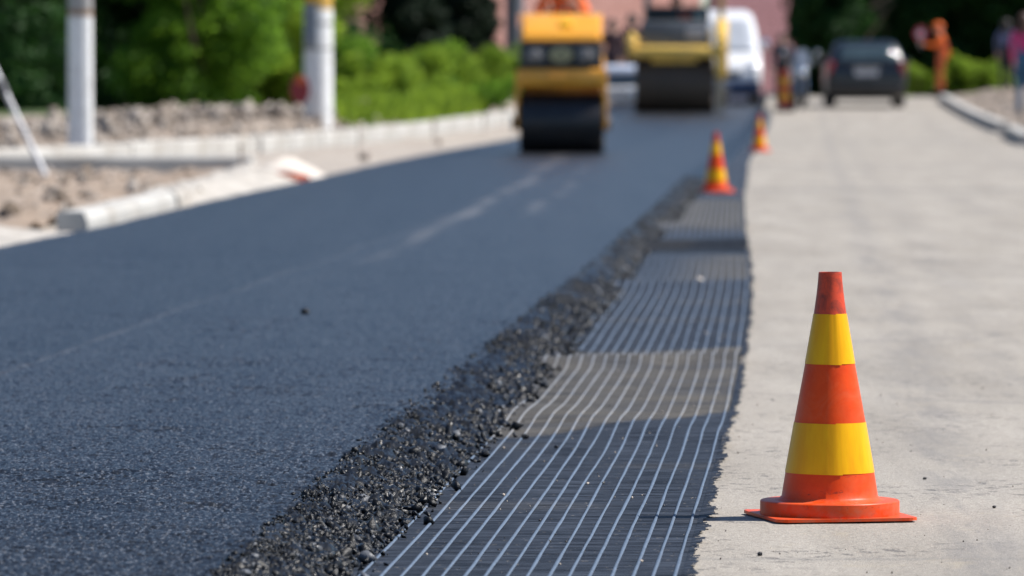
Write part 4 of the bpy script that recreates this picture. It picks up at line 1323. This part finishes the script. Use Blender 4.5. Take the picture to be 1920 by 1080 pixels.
for s_ in (-1, 1):
    mb = MB(); mb.box((s_ * .31, -1.155, 1.17), (.23, .04, .17), .015); hl = mb.build('headlight', m_grey, t)
    mb = MB(); mb.lathe([(.001, -.03), (.05, -.026), (.075, -.008), (.078, .004)], 24, axis='Y', c=(s_ * .31, -1.173, 1.17)); mb.build('lens', m_lens, hl, True)
mb = MB(); mb.lathe([(.001, -.012), (.13, -.012), (.14, 0), (.001, .0)], 36, axis='Y', c=(0, -1.155, 1.18))
for vv in mb.bm.verts: vv.co.z = 1.18 + (vv.co.z - 1.18) * .68
bd = mb.build('badge', pmat('badge_cream', (.42, .38, .20), .5, .1, 20), t, True, angle=30)
mb = MB()
for a_, b_ in (((-.06, 1.15), (0, 1.235)), ((0, 1.235), (.06, 1.15)), ((-.06, 1.15), (.06, 1.15))):
    mb.tube([(a_[0], -1.169, a_[1]), (b_[0], -1.169, b_[1])], .006, 6)
mb.build('emblem', m_blk, bd)
mb = MB(); mb.prism([(-1.16, 1.335), (-1.15, 1.40), (-.80, 1.645), (-.62, 1.68), (-.05, 1.69), (-.02, 1.66), (-.02, .62), (-.60, .62), (-.60, 1.335)], -.485, .485)
bmesh.ops.bevel(mb.bm, geom=mb.bm.edges[:], offset=.035, segments=3, affect='EDGES')
hd = mb.build('hood', m_yel, t, True, angle=35)
mb = MB(); mb.box((.06, -.95, 1.565), (.14, .10, .03), .01, rot=(.6, 0, 0)); mb.build('filler_cap', pmat('cap_yellow', (.8, .45, .02), .4), hd)
mb = MB(); mb.box((0, .40, .58), (.90, .80, .16), .03); mb.build('platform', m_yel, t)
mb = MB(); mb.box((0, .95, .98), (1.0, .65, .42), .04); mb.build('rear_tank', m_yel, t, True, angle=30)
mb = MB(); mb.box((0, .62, 1.22), (.46, .44, .10), .03); seat = mb.build('seat', m_blk, t, True, angle=30)
mb = MB(); mb.box((0, .86, 1.48), (.44, .09, .46), .03); mb.build('backrest', m_blk, seat, True, angle=30)
mb = MB(); mb.box((0, .62, 1.0), (.36, .36, .36), .02); mb.build('seat_base', m_grey, t)
mb = MB(); mb.tube([(0, -.02, 1.5), (0, .16, 1.74)], .03, 10)
for k in range(16):
    a0, a1 = 2 * math.pi * k / 16, 2 * math.pi * (k + 1) / 16
    mb.tube([(.19 * math.cos(a0), .16 + .14 * math.sin(a0), 1.74 - .10 * math.sin(a0)), (.19 * math.cos(a1), .16 + .14 * math.sin(a1), 1.74 - .10 * math.sin(a1))], .014, 6)
mb.tube([(-.19, .16, 1.74), (.19, .16, 1.74)], .01, 6)
mb.build('steering_wheel', m_blk, t)

# large tandem roller ------------------------------------------------
Z2 = float(zg(118.5)) + .05
t2 = thing('road_roller', 'large yellow tandem roller with dark brown drum, on the fresh asphalt in the distance', 'road roller', (3.42, 119.0, Z2), R(-2.5))
drum('drum', 1.60, .56, m_steel2, t2, (0, -1.5, .56))
drum('drum', 1.60, .56, m_steel2, t2, (0, 1.5, .56))
mb = MB(); mb.box((.08, -2.0, 1.24), (2.02, .26, .25), .10); mb.box((0, -1.93, 1.06), (.95, .10, .10), .02); mb.build('cross_beam', m_yel2, t2, True, angle=30)
mb = MB(); mb.prism([(-2.14, 1.1), (-1.95, 1.1), (-1.2, 1.36), (-1.2, 1.5), (-1.7, 1.66), (-2.0, 1.64), (-2.14, 1.5)], -.98, -.74)
bmesh.ops.bevel(mb.bm, geom=mb.bm.edges[:], offset=.08, segments=3, affect='EDGES'); mb.build('frame_horn', m_yel2, t2, True, angle=35)
mb = MB(); mb.prism([(-2.16, .72), (-1.85, .60), (-1.15, .95), (-.6, 1.3), (-.6, 1.75), (-1.5, 1.98), (-1.9, 1.80), (-2.16, 1.45)], .84, 1.10)
bmesh.ops.bevel(mb.bm, geom=mb.bm.edges[:], offset=.08, segments=3, affect='EDGES'); mb.build('side_frame', m_yel2, t2, True, angle=35)
mb = MB(); mb.prism([(-1.95, .03), (-1.8, .03), (-1.55, .40), (-1.60, .95), (-2.0, .95), (-2.05, .55)], .86, 1.02)
bmesh.ops.bevel(mb.bm, geom=mb.bm.edges[:], offset=.03, segments=2, affect='EDGES'); mb.build('edge_cutter', pmat('worn_cream', (.46, .38, .26), .7, .25, 6), t2, True, angle=35)
mb = MB(); mb.lathe([(.001, 0), (.17, 0), (.18, .02), (.18, .06), (.001, .07)], 28, axis='X', c=(1.03, -1.6, .32)); mb.build('cutter_wheel', m_blk, t2, True, angle=30)
mb = MB(); mb.box((0, -1.0, 1.60), (1.46, 1.7, .56), .06, taper=(.94, .94)); hd2 = mb.build('hood', m_grey, t2, True, angle=30)
mb = MB(); mb.box((.42, -1.87, 1.62), (.36, .04, .22), .02); mb.build('pale_panel', pmat('pale_panel', (.36, .36, .38), .5), hd2)
mb = MB(); mb.box((.05, -.30, 2.02), (1.3, .24, .36), .04); dash = mb.build('dashboard', m_blk, t2, True, angle=30)
mb = MB(); mb.box((.20, -.44, 1.98), (.24, .05, .14), .02); mb.build('red_cover', pmat('red_cover', (.32, .06, .03), .5), dash)
mb = MB(); mb.lathe([(.001, -.03), (.10, -.03), (.11, 0), (.001, 0)], 24, axis='Y', c=(.50, -.43, 2.02)); mb.build('gauge', pmat('gauge', (.16, .22, .22), .4), dash, True)
mb = MB(); mb.box((0, .6, .95), (1.5, 1.3, .30), .04); mb.build('platform', m_yel2, t2)
mb = MB(); mb.box((0, 1.5, 1.45), (1.5, 1.1, .60), .06); mb.build('rear_hood', m_yel2, t2, True, angle=30)
mb = MB(); mb.box((0, .55, 1.52), (.5, .48, .12), .03); mb.box((0, .62, 1.28), (.36, .36, .40), .02); st2 = mb.build('seat', m_blk, t2)
for (x, y_, mt) in ((-.60, -.25, pmat('post_grey', (.33, .31, .27), .6)), (.95, -.35, pmat('post_ochre', (.34, .23, .07), .55)), (-.60, 1.05, pmat('post_grey', (.33, .31, .27), .6)), (.95, 1.05, pmat('post_ochre', (.34, .23, .07), .55))):
    mb = MB(); mb.box((x, y_, 2.05), (.13, .12, 2.1), .02); mb.build('canopy_post', mt, t2)
mb = MB(); mb.box((.17, .35, 3.14), (1.9, 1.9, .09), .03); mb.build('canopy', m_yel2, t2)
mb = MB(); mb.tube([(0, -.15, 1.7), (0, .05, 2.1)], .03, 8)
for k in range(14):
    a0, a1 = 2 * math.pi * k / 14, 2 * math.pi * (k + 1) / 14
    mb.tube([(.2 * math.cos(a0), .05 + .15 * math.sin(a0), 2.1 - .09 * math.sin(a0)), (.2 * math.cos(a1), .05 + .15 * math.sin(a1), 2.1 - .09 * math.sin(a1))], .015, 6)
mb.build('steering_wheel', m_blk, t2)

# vehicles -------------------------------------------------------------
def lv(levels, z, k):
    return float(np.interp(z, [l[0] for l in levels], [l[k] for l in levels]))
def face_panel(name, levels, z0, z1, frac, side, mat, parent, off=.008):
    """glass following the lofted body: side 'rear'(y0), 'left'/'right'"""
    nz, nx = 7, 9
    vs_ = []
    for i in range(nz):
        z = z0 + (z1 - z0) * i / (nz - 1)
        hw = lv(levels, z, 3)
        for k in range(nx):
            u = -1 + 2 * k / (nx - 1)
            if side == 'front':
                vs_.append((u * hw * frac, lv(levels, z, 1) - off, z))
            elif side == 'back':
                vs_.append((u * hw * frac, lv(levels, z, 2) + off, z))
            else:
                s_ = -1 if side == 'left' else 1
                y0, y1 = lv(levels, z, 1), lv(levels, z, 2)
                a, b_ = frac
                vs_.append((s_ * (hw + off), y0 + (y1 - y0) * (a + (b_ - a) * (u + 1) / 2), z))
    me = npmesh(name, np.array(vs_), grid_faces(nz, nx), mat, True)
    o = link(name, me, parent)
    sm = o.modifiers.new('thickness', 'SOLIDIFY'); sm.thickness = .006; sm.offset = 0
    return o
def wheel(parent, x, y, r, w_, mat_rim):
    mb = MB(); h = w_ / 2
    mb.lathe([(r * .62, -h), (r * .9, -h), (r, -h * .7), (r, h * .7), (r * .9, h), (r * .62, h)], 36, axis='X', c=(x, y, r), closed=True)
    wh = mb.build('wheel', m_rub, parent, True, angle=40)
    mb = MB(); s_ = 1 if x > 0 else -1
    mb.lathe([(.001, -h * .6), (r * .61, -h * .6), (r * .61, h * .75), (r * .5, h * .62), (r * .2, h * .7), (.001, h * .72)] if s_ > 0 else [(.001, h * .6), (r * .61, h * .6), (r * .61, -h * .75), (r * .5, -h * .62), (r * .2, -h * .7), (.001, -h * .72)], 28, axis='X', c=(x, y, r))
    mb.build('rim', mat_rim, wh, True, angle=30)
    mb = MB(); mb.lathe([(.001, -h - .02), (r * 1.12, -h - .02), (r * 1.12, h - .02), (.001, h - .02)], 32, axis='X', c=(x, y, r * 1.02))
    mb.build('wheel_arch', m_blk, parent, True, angle=30)
m_carblk = pmat('car_black_paint', (.009, .0095, .011), .3, .1, 3, coat=.4)
m_rim = pmat('alloy', (.5, .5, .5), .3, .1, 8, metal=.8)
m_taillight = pmat('tail_light_red', (.30, .03, .03), .2, .15, 12)
m_plate = pmat('plate_white', (.45, .45, .48), .5, .15, 14)
CL = [(.18, -1.95, 1.95, .76), (.30, -2.12, 2.08, .86), (.55, -2.16, 2.15, .895), (.80, -2.14, 2.06, .90), (.93, -2.11, 1.85, .885), (.99, -2.09, 1.0, .86), (1.2, -1.98, .62, .775), (1.38, -1.85, .32, .69), (1.45, -1.76, .18, .64), (1.485, -1.55, 0, .52)]
t = thing('parked_car', 'black estate car seen from behind on the pale old road', 'car', (7.95, 128.6, float(zg(128.4)) - .01), R(-2))
mb = MB(); mb.loft(CL, 8, .16); mb.build('body', m_carblk, t, True, angle=50)
face_panel('rear_window', CL, 1.03, 1.36, .80, 'front', pmat('tinted_glass', (.05, .075, .085), .06, .2, 2, spec=.8), t)
face_panel('windscreen', CL, 1.02, 1.38, .85, 'back', m_glass, t)
face_panel('side_window', CL, 1.02, 1.36, (.08, .9), 'left', m_glass, t)
face_panel('side_window', CL, 1.02, 1.36, (.08, .9), 'right', m_glass, t)
for s_ in (-1, 1):
    mb = MB(); mb.box((s_ * .795, -2.085, .86), (.15, .10, .32), .03); mb.build('tail_light', m_taillight, t, True, angle=30)
    mb = MB(); mb.box((s_ * .97, .55, 1.03), (.17, .10, .14), .04); mb.box((s_ * .88, .57, 1.0), (.10, .05, .05), .01); mb.build('mirror', m_carblk, t, True, angle=30)
    for y_ in (-1.32, 1.32):
        wheel(t, s_ * .77, y_, .315, .20, m_rim)
mb = MB(); mb.box((0, -2.145, .46), (1.66, .10, .20), .04); mb.build('rear_bumper', m_blk, t, True, angle=30)
mb = MB(); mb.box((0, -2.165, .76), (.52, .02, .13), .005); pl = mb.build('number_plate', m_plate, t)
mb = MB(); mb.box((0, -2.165, .88), (.6, .05, .03), .01); mb.build('handle_strip', m_chr, t)
mb = MB(); mb.tube([(.0, -2.0, 1.05), (.3, -1.97, 1.10)], .012, 6); mb.build('wiper', m_blk, t)

m_vanw = pmat('van_white_paint', (.78, .78, .78), .28, .04, 3, coat=.6)
VL = [(.25, -2.40, 2.4, .88), (.45, -2.52, 2.5, .96), (.80, -2.50, 2.5, .975), (1.02, -2.34, 2.5, .965), (1.18, -1.86, 2.5, .95), (1.75, -1.22, 2.5, .86), (2.08, -.88, 2.46, .77), (2.2, -.45, 2.3, .62)]
t = thing('van', 'white van facing the camera, half hidden behind the large roller', 'van', (4.72, 130.2, float(zg(129)) - .01), R(-2))
mb = MB(); mb.loft(VL, 8, .18); mb.build('body', m_vanw, t, True, angle=50)
face_panel('windscreen', VL, 1.24, 1.98, .86, 'front', pmat('screen_glass', (.42, .44, .47), .05, .08, 2, spec=1.0), t)  # pale base: sky reflection put into the glass colour
face_panel('side_window', VL, 1.2, 1.85, (.08, .35), 'right', m_glass, t)
face_panel('side_window', VL, 1.2, 1.85, (.08, .35), 'left', m_glass, t)
for s_ in (-1, 1):
    mb = MB(); mb.ball((s_ * .74, -2.42, .86), .13, 3, 0, (1.0, .55, .85)); h_ = mb.build('headlight', m_chr, t, True)
    mb = MB(); mb.ball((s_ * 1.05, -1.55, 1.42), .11, 3, 0, (.8, .7, 1.2)); mb.box((s_ * .95, -1.5, 1.32), (.14, .05, .05), .01); mb.build('mirror', m_chr, t, True)
    for y_ in (-1.55, 1.6):
        wheel(t, s_ * .82, y_, .33, .22, m_rim)
mb = MB(); mb.box((0, -2.50, .42), (1.86, .12, .30), .05); mb.build('front_bumper', pmat('navy_bumper', (.035, .06, .13), .45), t, True, angle=30)
mb = MB(); mb.box((0, -2.505, .72), (1.0, .05, .14), .02); mb.build('radiator_grille', m_blk, t)
mb = MB(); mb.box((0, -2.57, .45), (.52, .02, .12), .004); mb.build('number_plate', m_plate, t)

# low white box with a blue band between the rollers
t = thing('equipment_box', 'low white wheeled box with a dark blue band, between the two rollers', 'equipment box', (2.38, 124.5, float(zg(124.5)) + .05), R(4))
mb = MB(); mb.loft([(.10, -.45, .45, .40), (.16, -.5, .5, .44), (.42, -.5, .5, .44), (.46, -.46, .46, .43)], 6, .08); mb.build('lower_body', m_vanw, t, True, angle=40)
mb = MB(); mb.loft([(.455, -.43, .43, .41), (.70, -.40, .40, .405)], 6, .08); mb.build('blue_band', pmat('blue_panel', (.045, .10, .15), .3, .2, 5), t, True, angle=40)
mb = MB(); mb.loft([(.70, -.44, .44, .43), (.76, -.46, .46, .445), (.86, -.44, .44, .43), (.93, -.36, .36, .36)], 6, .08); mb.build('lid', pmat('lid_pale_blue', (.50, .56, .68), .4, .1, 5), t, True, angle=40)
mb = MB(); mb.ball((.18, -.50, .29), .085, 3, 0, (1, .35, 1)); mb.build('lamp', m_chr, t, True)
for s_ in (-1, 1):
    wheel(t, s_ * .36, .1, .13, .09, m_rim)

# striped warning panel
t = thing('warning_panel', 'upright warning panel striped yellow and red, left of the parked motorcycle', 'warning panel', (5.84, 122, float(zg(122))), R(5))
for k in range(5):
    mb = MB(); mb.box((0, 0, .17 + .16 * k), (.25 - .006 * k, .05, .16), .004); mb.build('stripe', pmat('panel_red', (.42, .04, .02), .5) if k % 2 == 0 else pmat('panel_yellow', (.62, .32, .02), .5), t)
mb = MB(); mb.box((0, 0, .045), (.40, .36, .09), .02); mb.build('foot', m_rub, t)

# motorcycle
t = thing('motorcycle', 'parked motorcycle seen head-on with bright headlight and windshield', 'motorcycle', (6.34, 126.2, float(zg(126))), R(6))
def bwheel(y_):
    mb = MB(); mb.lathe([(.23, -.05), (.28, -.055), (.31, -.03), (.315, 0), (.31, .03), (.28, .055), (.23, .05)], 36, axis='X', c=(0, y_, .315), closed=True); wv = mb.build('wheel', m_rub, t, True)
    mb = MB(); mb.lathe([(.001, -.04), (.05, -.04), (.05, -.01), (.232, -.01), (.232, .01), (.05, .01), (.05, .04), (.001, .04)], 28, axis='X', c=(0, y_, .315)); mb.build('rim', m_rim, wv, True, angle=30)
bwheel(-.70); bwheel(.68)
for s_ in (-1, 1):
    mb = MB(); mb.tube([(s_ * .09, -.70, .315), (s_ * .09, -.42, .98)], .025, 10); mb.build('fork', m_chr, t, True)
    mb = MB(); mb.tube([(s_ * .30, -.32, 1.03), (s_ * .36, -.36, 1.22)], .01, 6); mb.ball((s_ * .38, -.36, 1.25), .05, 2, 0, (1.1, .4, .8)); mb.build('mirror', m_chr, t, True)
mb = MB(); mb.tube([(-.38, -.25, 1.0), (-.2, -.38, 1.02), (.2, -.38, 1.02), (.38, -.25, 1.0)], .016, 8); mb.build('handlebar', m_blk, t, True)
mb = MB(); mb.ball((.0, -.60, .80), .115, 3, 0, (1, .6, 1)); mb.build('headlight', m_chr, t, True)
mb = MB(); mb.loft([(.92, -.56, -.44, .17), (1.1, -.52, -.44, .17), (1.3, -.44, -.40, .13)], 6, .04); mb.build('windshield', pmat('screen_silver', (.20, .23, .28), .15, .1, 4), t, True)
mb = MB(); mb.loft([(.62, -.35, .20, .12), (.75, -.38, .22, .17), (.90, -.34, .18, .15), (.95, -.25, .1, .08)], 6, .08); mb.build('fuel_tank', pmat('tank_silver', (.30, .32, .35), .25, .1, 4, metal=.5), t, True)
mb = MB(); mb.box((0, .48, .80), (.26, .64, .10), .04); mb.build('seat', m_blk, t, True)
mb = MB(); mb.box((0, .02, .45), (.24, .50, .36), .05); mb.build('engine', m_grey, t, True)
mb = MB(); mb.tube([(.14, -.1, .30), (.17, .5, .30), (.17, .95, .40)], [.03, .04, .05], 10); mb.build('exhaust', m_chr, t, True)
mb = MB(); mb.tube([(-.10, .05, .28), (-.26, .08, 0.0)], .012, 6); mb.build('side_stand', m_blk, t)
mb = MB(); mb.box((0, -.70, .645), (.13, .42, .02), .008); mb.build('mudguard', m_blk, t)
# ------------------------------------------------------------------ people
m_skin = pmat('skin', (.50, .30, .21), .55, .08, 12)
m_hairdk = pmat('hair_dark', (.025, .018, .014), .6, .3, 30)
m_eye = pmat('eye_dark', (.02, .015, .012), .2)
m_shoe = pmat('shoe_dark', (.03, .028, .026), .6)
STAND = dict(pelvis=(0, 0, .94), belly=(0, 0, 1.10), chest=(0, .01, 1.30), neck=(0, .01, 1.47), skull=(0, -.005, 1.60), crown=(0, .0, 1.68),
             hipL=(-.10, 0, .90), kneeL=(-.11, -.02, .50), ankL=(-.115, .02, .09), toeL=(-.13, -.15, .045),
             hipR=(.10, 0, .90), kneeR=(.11, -.02, .50), ankR=(.115, .02, .09), toeR=(.13, -.15, .045),
             shL=(-.185, .01, 1.41), elL=(-.235, .03, 1.14), wrL=(-.235, -.05, .90),
             shR=(.185, .01, 1.41), elR=(.235, .03, 1.14), wrR=(.235, -.05, .90))
RAD = dict(pelvis=.150, belly=.138, chest=.150, neck=.060, skull=.098, crown=.075, hip=.098, knee=.062, ank=.047, toe=.040, sh=.070, el=.047, wr=.032)
BONES = [('pelvis', 'belly', 'bottom'), ('belly', 'chest', 'top'), ('chest', 'neck', 'top'), ('neck', 'skull', 'skin'), ('skull', 'crown', 'skin'),
         ('pelvis', 'hipL', 'bottom'), ('hipL', 'kneeL', 'bottom'), ('kneeL', 'ankL', 'bottom'), ('ankL', 'toeL', 'shoe'),
         ('pelvis', 'hipR', 'bottom'), ('hipR', 'kneeR', 'bottom'), ('kneeR', 'ankR', 'bottom'), ('ankR', 'toeR', 'shoe'),
         ('chest', 'shL', 'top'), ('shL', 'elL', 'top'), ('elL', 'wrL', 'sleeve'), ('chest', 'shR', 'top'), ('shR', 'elR', 'top'), ('elR', 'wrR', 'sleeve')]

def person(label, loc, rz, scale, top, bottom, sleeve=None, pose=None, hair='short', hairmat=None, group=None, grip=()):
    J = {k: Vector(v) for k, v in STAND.items()}
    for k, v in (pose or {}).items():
        J[k] = Vector(v)
    names = list(J)
    verts = [J[n] for n in names]
    rad = [RAD.get(n, RAD.get(n[:-1], .05)) for n in names]
    edges = [(names.index(a), names.index(b)) for a, b, _ in BONES]
    kinds = [(J[a], J[b], k) for a, b, k in BONES]
    roots = [names.index('pelvis')]
    # each hand: palm chain, four unequal bent fingers and a thumb off the side
    for s_ in 'LR':
        wr, el = J['wr' + s_], J['el' + s_]
        d = (wr - el).normalized()
        side = d.cross(Vector((0, 1, 0)))
        side = side.normalized() if side.length > .2 else Vector((1, 0, 0))
        nrm = d.cross(side).normalized()
        if s_ == 'R':
            nrm = -nrm
        cl = .055 if s_ in grip else .018
        def chain(pts, rs):
            i0 = len(verts)
            verts.extend(pts); rad.extend(rs)
            edges.extend((i0 + q, i0 + q + 1) for q in range(len(pts) - 1))
            kinds.extend((pts[q], pts[q + 1], 'skin') for q in range(len(pts) - 1))
            roots.append(i0)
        chain([wr - d * .02, wr + d * .05, wr + d * .085], [.026, .036, .034])
        for q, (o_, ln) in enumerate(((-.030, .070), (-.010, .080), (.010, .076), (.030, .060))):
            p = wr + d * .085 + side * o_
            chain([p - d * .02, p + d * ln * .45, p + d * ln * .75 + nrm * cl * .5, p + d * ln * .95 + nrm * cl], [.0095, .009, .0085, .007])
        p = wr + d * .03 - side * .030
        chain([p, p - side * .03 + d * .03 + nrm * .01, p - side * .035 + d * .06 + nrm * cl * .6], [.012, .010, .008])
    sk = J['skull']
    fwd = Vector(((pose or {}).get('face', Vector((0, -1, 0)))))
    me = bpy.data.meshes.new('person')
    me.from_pydata([v[:] for v in verts], edges, [])
    o = bpy.data.objects.new('person', me)
    COL.objects.link(o)
    md = o.modifiers.new('skin', 'SKIN'); md.use_smooth_shade = True
    o.modifiers.new('sub', 'SUBSURF').levels = 2
    sl = me.skin_vertices[0].data
    for i, r in enumerate(rad):
        sl[i].radius = (r, r * (.74 if names and i < len(names) and names[i] in ('pelvis', 'belly', 'chest') else 1.0))
        sl[i].use_root = i in roots
    bpy.context.view_layer.update()
    dg = bpy.context.evaluated_depsgraph_get()
    m2 = bpy.data.meshes.new_from_object(o.evaluated_get(dg))
    bpy.data.objects.remove(o)
    bm = bmesh.new(); bm.from_mesh(m2)
    # face: nose, brow, mouth, ears and eyes joined to the head
    sd_ = Vector((-fwd.y, fwd.x, 0))
    nb = len(bm.faces)
    def lump(c, r, sc3):
        g = bmesh.ops.create_icosphere(bm, subdivisions=2, radius=1.0)
        for v in g['verts']:
            v.co = c + sd_ * v.co.x * r * sc3[0] + fwd * v.co.y * r * sc3[1] + Vector((0, 0, v.co.z * r * sc3[2]))
    lump(sk + fwd * .095 + Vector((0, 0, -.005)), .020, (.8, 1.1, 1.5))
    lump(sk + fwd * .085 + Vector((0, 0, .040)), .022, (2.6, .7, .5))
    for q in (-1, 1):
        lump(sk + sd_ * q * .098 + Vector((0, 0, .01)), .028, (.4, .7, 1.1))
    ne = len(bm.faces)
    for q in (-1, 1):
        lump(sk + fwd * .090 + sd_ * q * .034 + Vector((0, 0, .022)), .011, (1.1, .8, .8))
    lump(sk + fwd * .090 + Vector((0, 0, -.045)), .010, (2.4, .6, .5))
    bm.faces.ensure_lookup_table()
    order = {'top': 0, 'bottom': 1, 'skin': 2, 'shoe': 3, 'sleeve': 4, 'eye': 5}
    for i, f in enumerate(bm.faces):
        f.smooth = True
        if i >= ne:
            f.material_index = 5; continue
        if i >= nb:
            f.material_index = 2; continue
        c = f.calc_center_median()
        best, bk = 9, 'top'
        for a, b_, k in kinds:
            ab = b_ - a
            tt_ = max(0, min(1, (c - a).dot(ab) / max(1e-9, ab.length_squared)))
            dd = (c - (a + ab * tt_)).length
            if dd < best:
                best, bk = dd, k
        f.material_index = order[bk]
    m2.materials.clear()
    for mm in (top, bottom, m_skin, m_shoe, sleeve or top, m_eye):
        m2.materials.append(mm)
    bm.to_mesh(m2); bm.free()
    root = link('person', m2, None, loc, (0, 0, rz))
    root.scale = (scale,) * 3
    tag(root, label, 'person', group)
    hm = hairmat or m_hairdk
    mb = MB()
    if hair == 'helmet':
        mb.ball(sk + Vector((0, 0, .035)), .122, 3, 0, (1, 1.12, .95))
        for v in mb.bm.verts:
            if v.co.z < sk.z + .03: v.co.z = sk.z + .03
        mb.box(sk + fwd * .13 + Vector((0, 0, .04)), (.15 if abs(fwd.y) > .5 else .12, .12 if abs(fwd.y) > .5 else .15, .02), .008)
        mb.build('helmet', hm, root, True)
    else:
        mb.ball(sk + Vector((0, 0, .02)) - fwd * .015, .118, 3, .05, (1, 1.05, 1.02))
        for v in mb.bm.verts:
            q = (v.co - sk).dot(fwd)
            if q > .035 and v.co.z < sk.z + .06:
                v.co -= fwd * (q - .035)
        if hair == 'long':
            mb.ball(sk - fwd * .06 + Vector((0, 0, -.13)), .11, 3, .06, (1.0, .6, 1.5))
        mb.build('hair', hm, root, True)
    return root

m_orange = pmat('orange_workwear', (.86, .15, .012), .7, .14, 7, .4)
m_orange_dk = pmat('orange_trousers', (.50, .095, .025), .75, .18, 7, .4)
SEAT = dict(kneeL=(-.17, -.42, .93), ankL=(-.17, -.44, .50), toeL=(-.18, -.60, .46), kneeR=(.17, -.42, .93), ankR=(.17, -.44, .50), toeR=(.18, -.60, .46),
            elL=(-.30, -.14, 1.20), wrL=(-.17, -.42, 1.27), elR=(.30, -.14, 1.20), wrR=(.17, -.42, 1.27))
person('person in bright orange workwear seated driving the small yellow roller', (.62 + .0, 70.17, .064 + .47), R(-1.5), 1.04, m_orange, m_orange_dk, pose=SEAT, hair='helmet', hairmat=m_orange, grip='LR')
person('person in a pale grey shirt seated under the canopy of the large roller', (3.45, 119.62, Z2 + .70), R(-2), 1.0, pmat('grey_shirt', (.45, .43, .42), .8), pmat('dark_trousers', (.04, .045, .06), .8), pose=SEAT, hair='short', grip='LR')
m_maroon = pmat('maroon_jacket', (.035, .013, .019), .8, .25, 6)
m_plum = pmat('plum_trousers', (.035, .018, .026), .8, .25, 6)
GP = 'dark-clad people standing between the rollers'
person('person in a dark maroon jacket, hands low, behind the low white box', (2.28, 129.3, float(zg(129.3)) + .06), R(15), 1.10, m_maroon, m_plum, group=GP)
person('person in blackish plum clothes, taller, right beside the big roller frame', (2.74, 130.0, float(zg(130)) + .06), R(-20), 1.17, pmat('plum_top', (.045, .022, .032), .8), m_plum, group=GP)
person('person in a dark jacket standing beside the parked motorcycle', (6.05, 127.6, float(zg(127.6))), R(10), .96, pmat('navy_jacket', (.03, .035, .045), .8), pmat('black_trousers', (.02, .02, .022), .8), hairmat=pmat('hair_brown', (.06, .025, .022), .6))
# road worker with paddle, facing left (local -y is forward; turned to -x)
FL = (10.52, 139.5, float(zg(139.5)) + .10)
pose = dict(wrR=(.20, -.44, 1.22), elR=(.25, -.16, 1.18), wrL=(-.20, .10, .95), elL=(-.25, .14, 1.17),
            kneeL=(-.11, -.06, .50), ankL=(-.115, -.08, .09), toeL=(-.12, -.25, .045), chest=(0, -.03, 1.30), neck=(0, -.04, 1.47), skull=(0, -.075, 1.60), crown=(0, -.07, 1.68))
fl = person('person in orange overalls and helmet facing left with a red and white paddle', FL, R(-90), 1.0, m_orange, m_orange_dk, pose=pose, hair='helmet', hairmat=m_orange, grip='R')
# paddle in his right hand: hand at local (.20,-.53,1.23) -> world
hx, hy, hz = FL[0] - .53, FL[1] + .20 * -1.0, FL[2] + 1.225
hand_l = Vector((.20, -.525, 1.225)); hand = Matrix.Rotation(R(-90), 3, 'Z') @ hand_l + Vector(FL)
t = thing('signal_paddle', 'round red paddle with a white centre held by the orange worker', 'paddle', hand)
mb = MB(); mb.tube([(0, 0, -.10), (0, 0, .10)], .014, 10); mb.build('handle', pmat('paddle_handle', (.5, .5, .48), .5), t, True)
mb = MB(); mb.lathe([(.001, -.008), (.155, -.008), (.16, 0), (.155, .008), (.001, .008)], 32, axis='Y', c=(0, 0, .25)); mb.build('disc', pmat('paddle_red', (.45, .05, .08), .5), t, True, angle=30)
for s_ in (-1, 1):
    mb = MB(); mb.lathe([(.001, s_ * .0085), (.075, s_ * .0085), (.075, s_ * .0105), (.001, s_ * .0105)], 28, axis='Y', c=(0, 0, .25)); mb.build('white_centre', pmat('paddle_white', (.72, .62, .62), .5), t)
# tool bag on his hip: part of the clothing
mb = MB(); mb.box((0.02, .13, .98), (.20, .13, .20), .04); mb.build('hip_bag', m_orange, fl, True)
mb = MB(); mb.box((.0, .10, 1.20), (.30, .10, .10), .03); mb.build('back_strap', pmat('strap_navy', (.03, .035, .07), .7), fl, True)
# pedestrians at the right edge
m_pink = pmat('pink_top', (.55, .035, .17), .75, .2, 6)
m_jeans = pmat('blue_jeans', (.04, .12, .22), .8, .25, 9)
vz = lambda y: float(zg(y)) + .24
person('person in a bright pink top and blue jeans, cut by the right picture edge', (8.60 + .05, 96, vz(96) + .05), R(150), 1.0, m_pink, m_jeans, hair='long', hairmat=pmat('hair_chestnut', (.08, .035, .02), .5))
person('person in a grey-blue denim jacket and dark trousers, left of the one in pink', (11.85, 136.5, vz(136.5)), R(160), .98, pmat('denim_jacket', (.12, .13, .22), .8, .25, 9), pmat('dark_slacks', (.03, .025, .03), .8), hair='long')
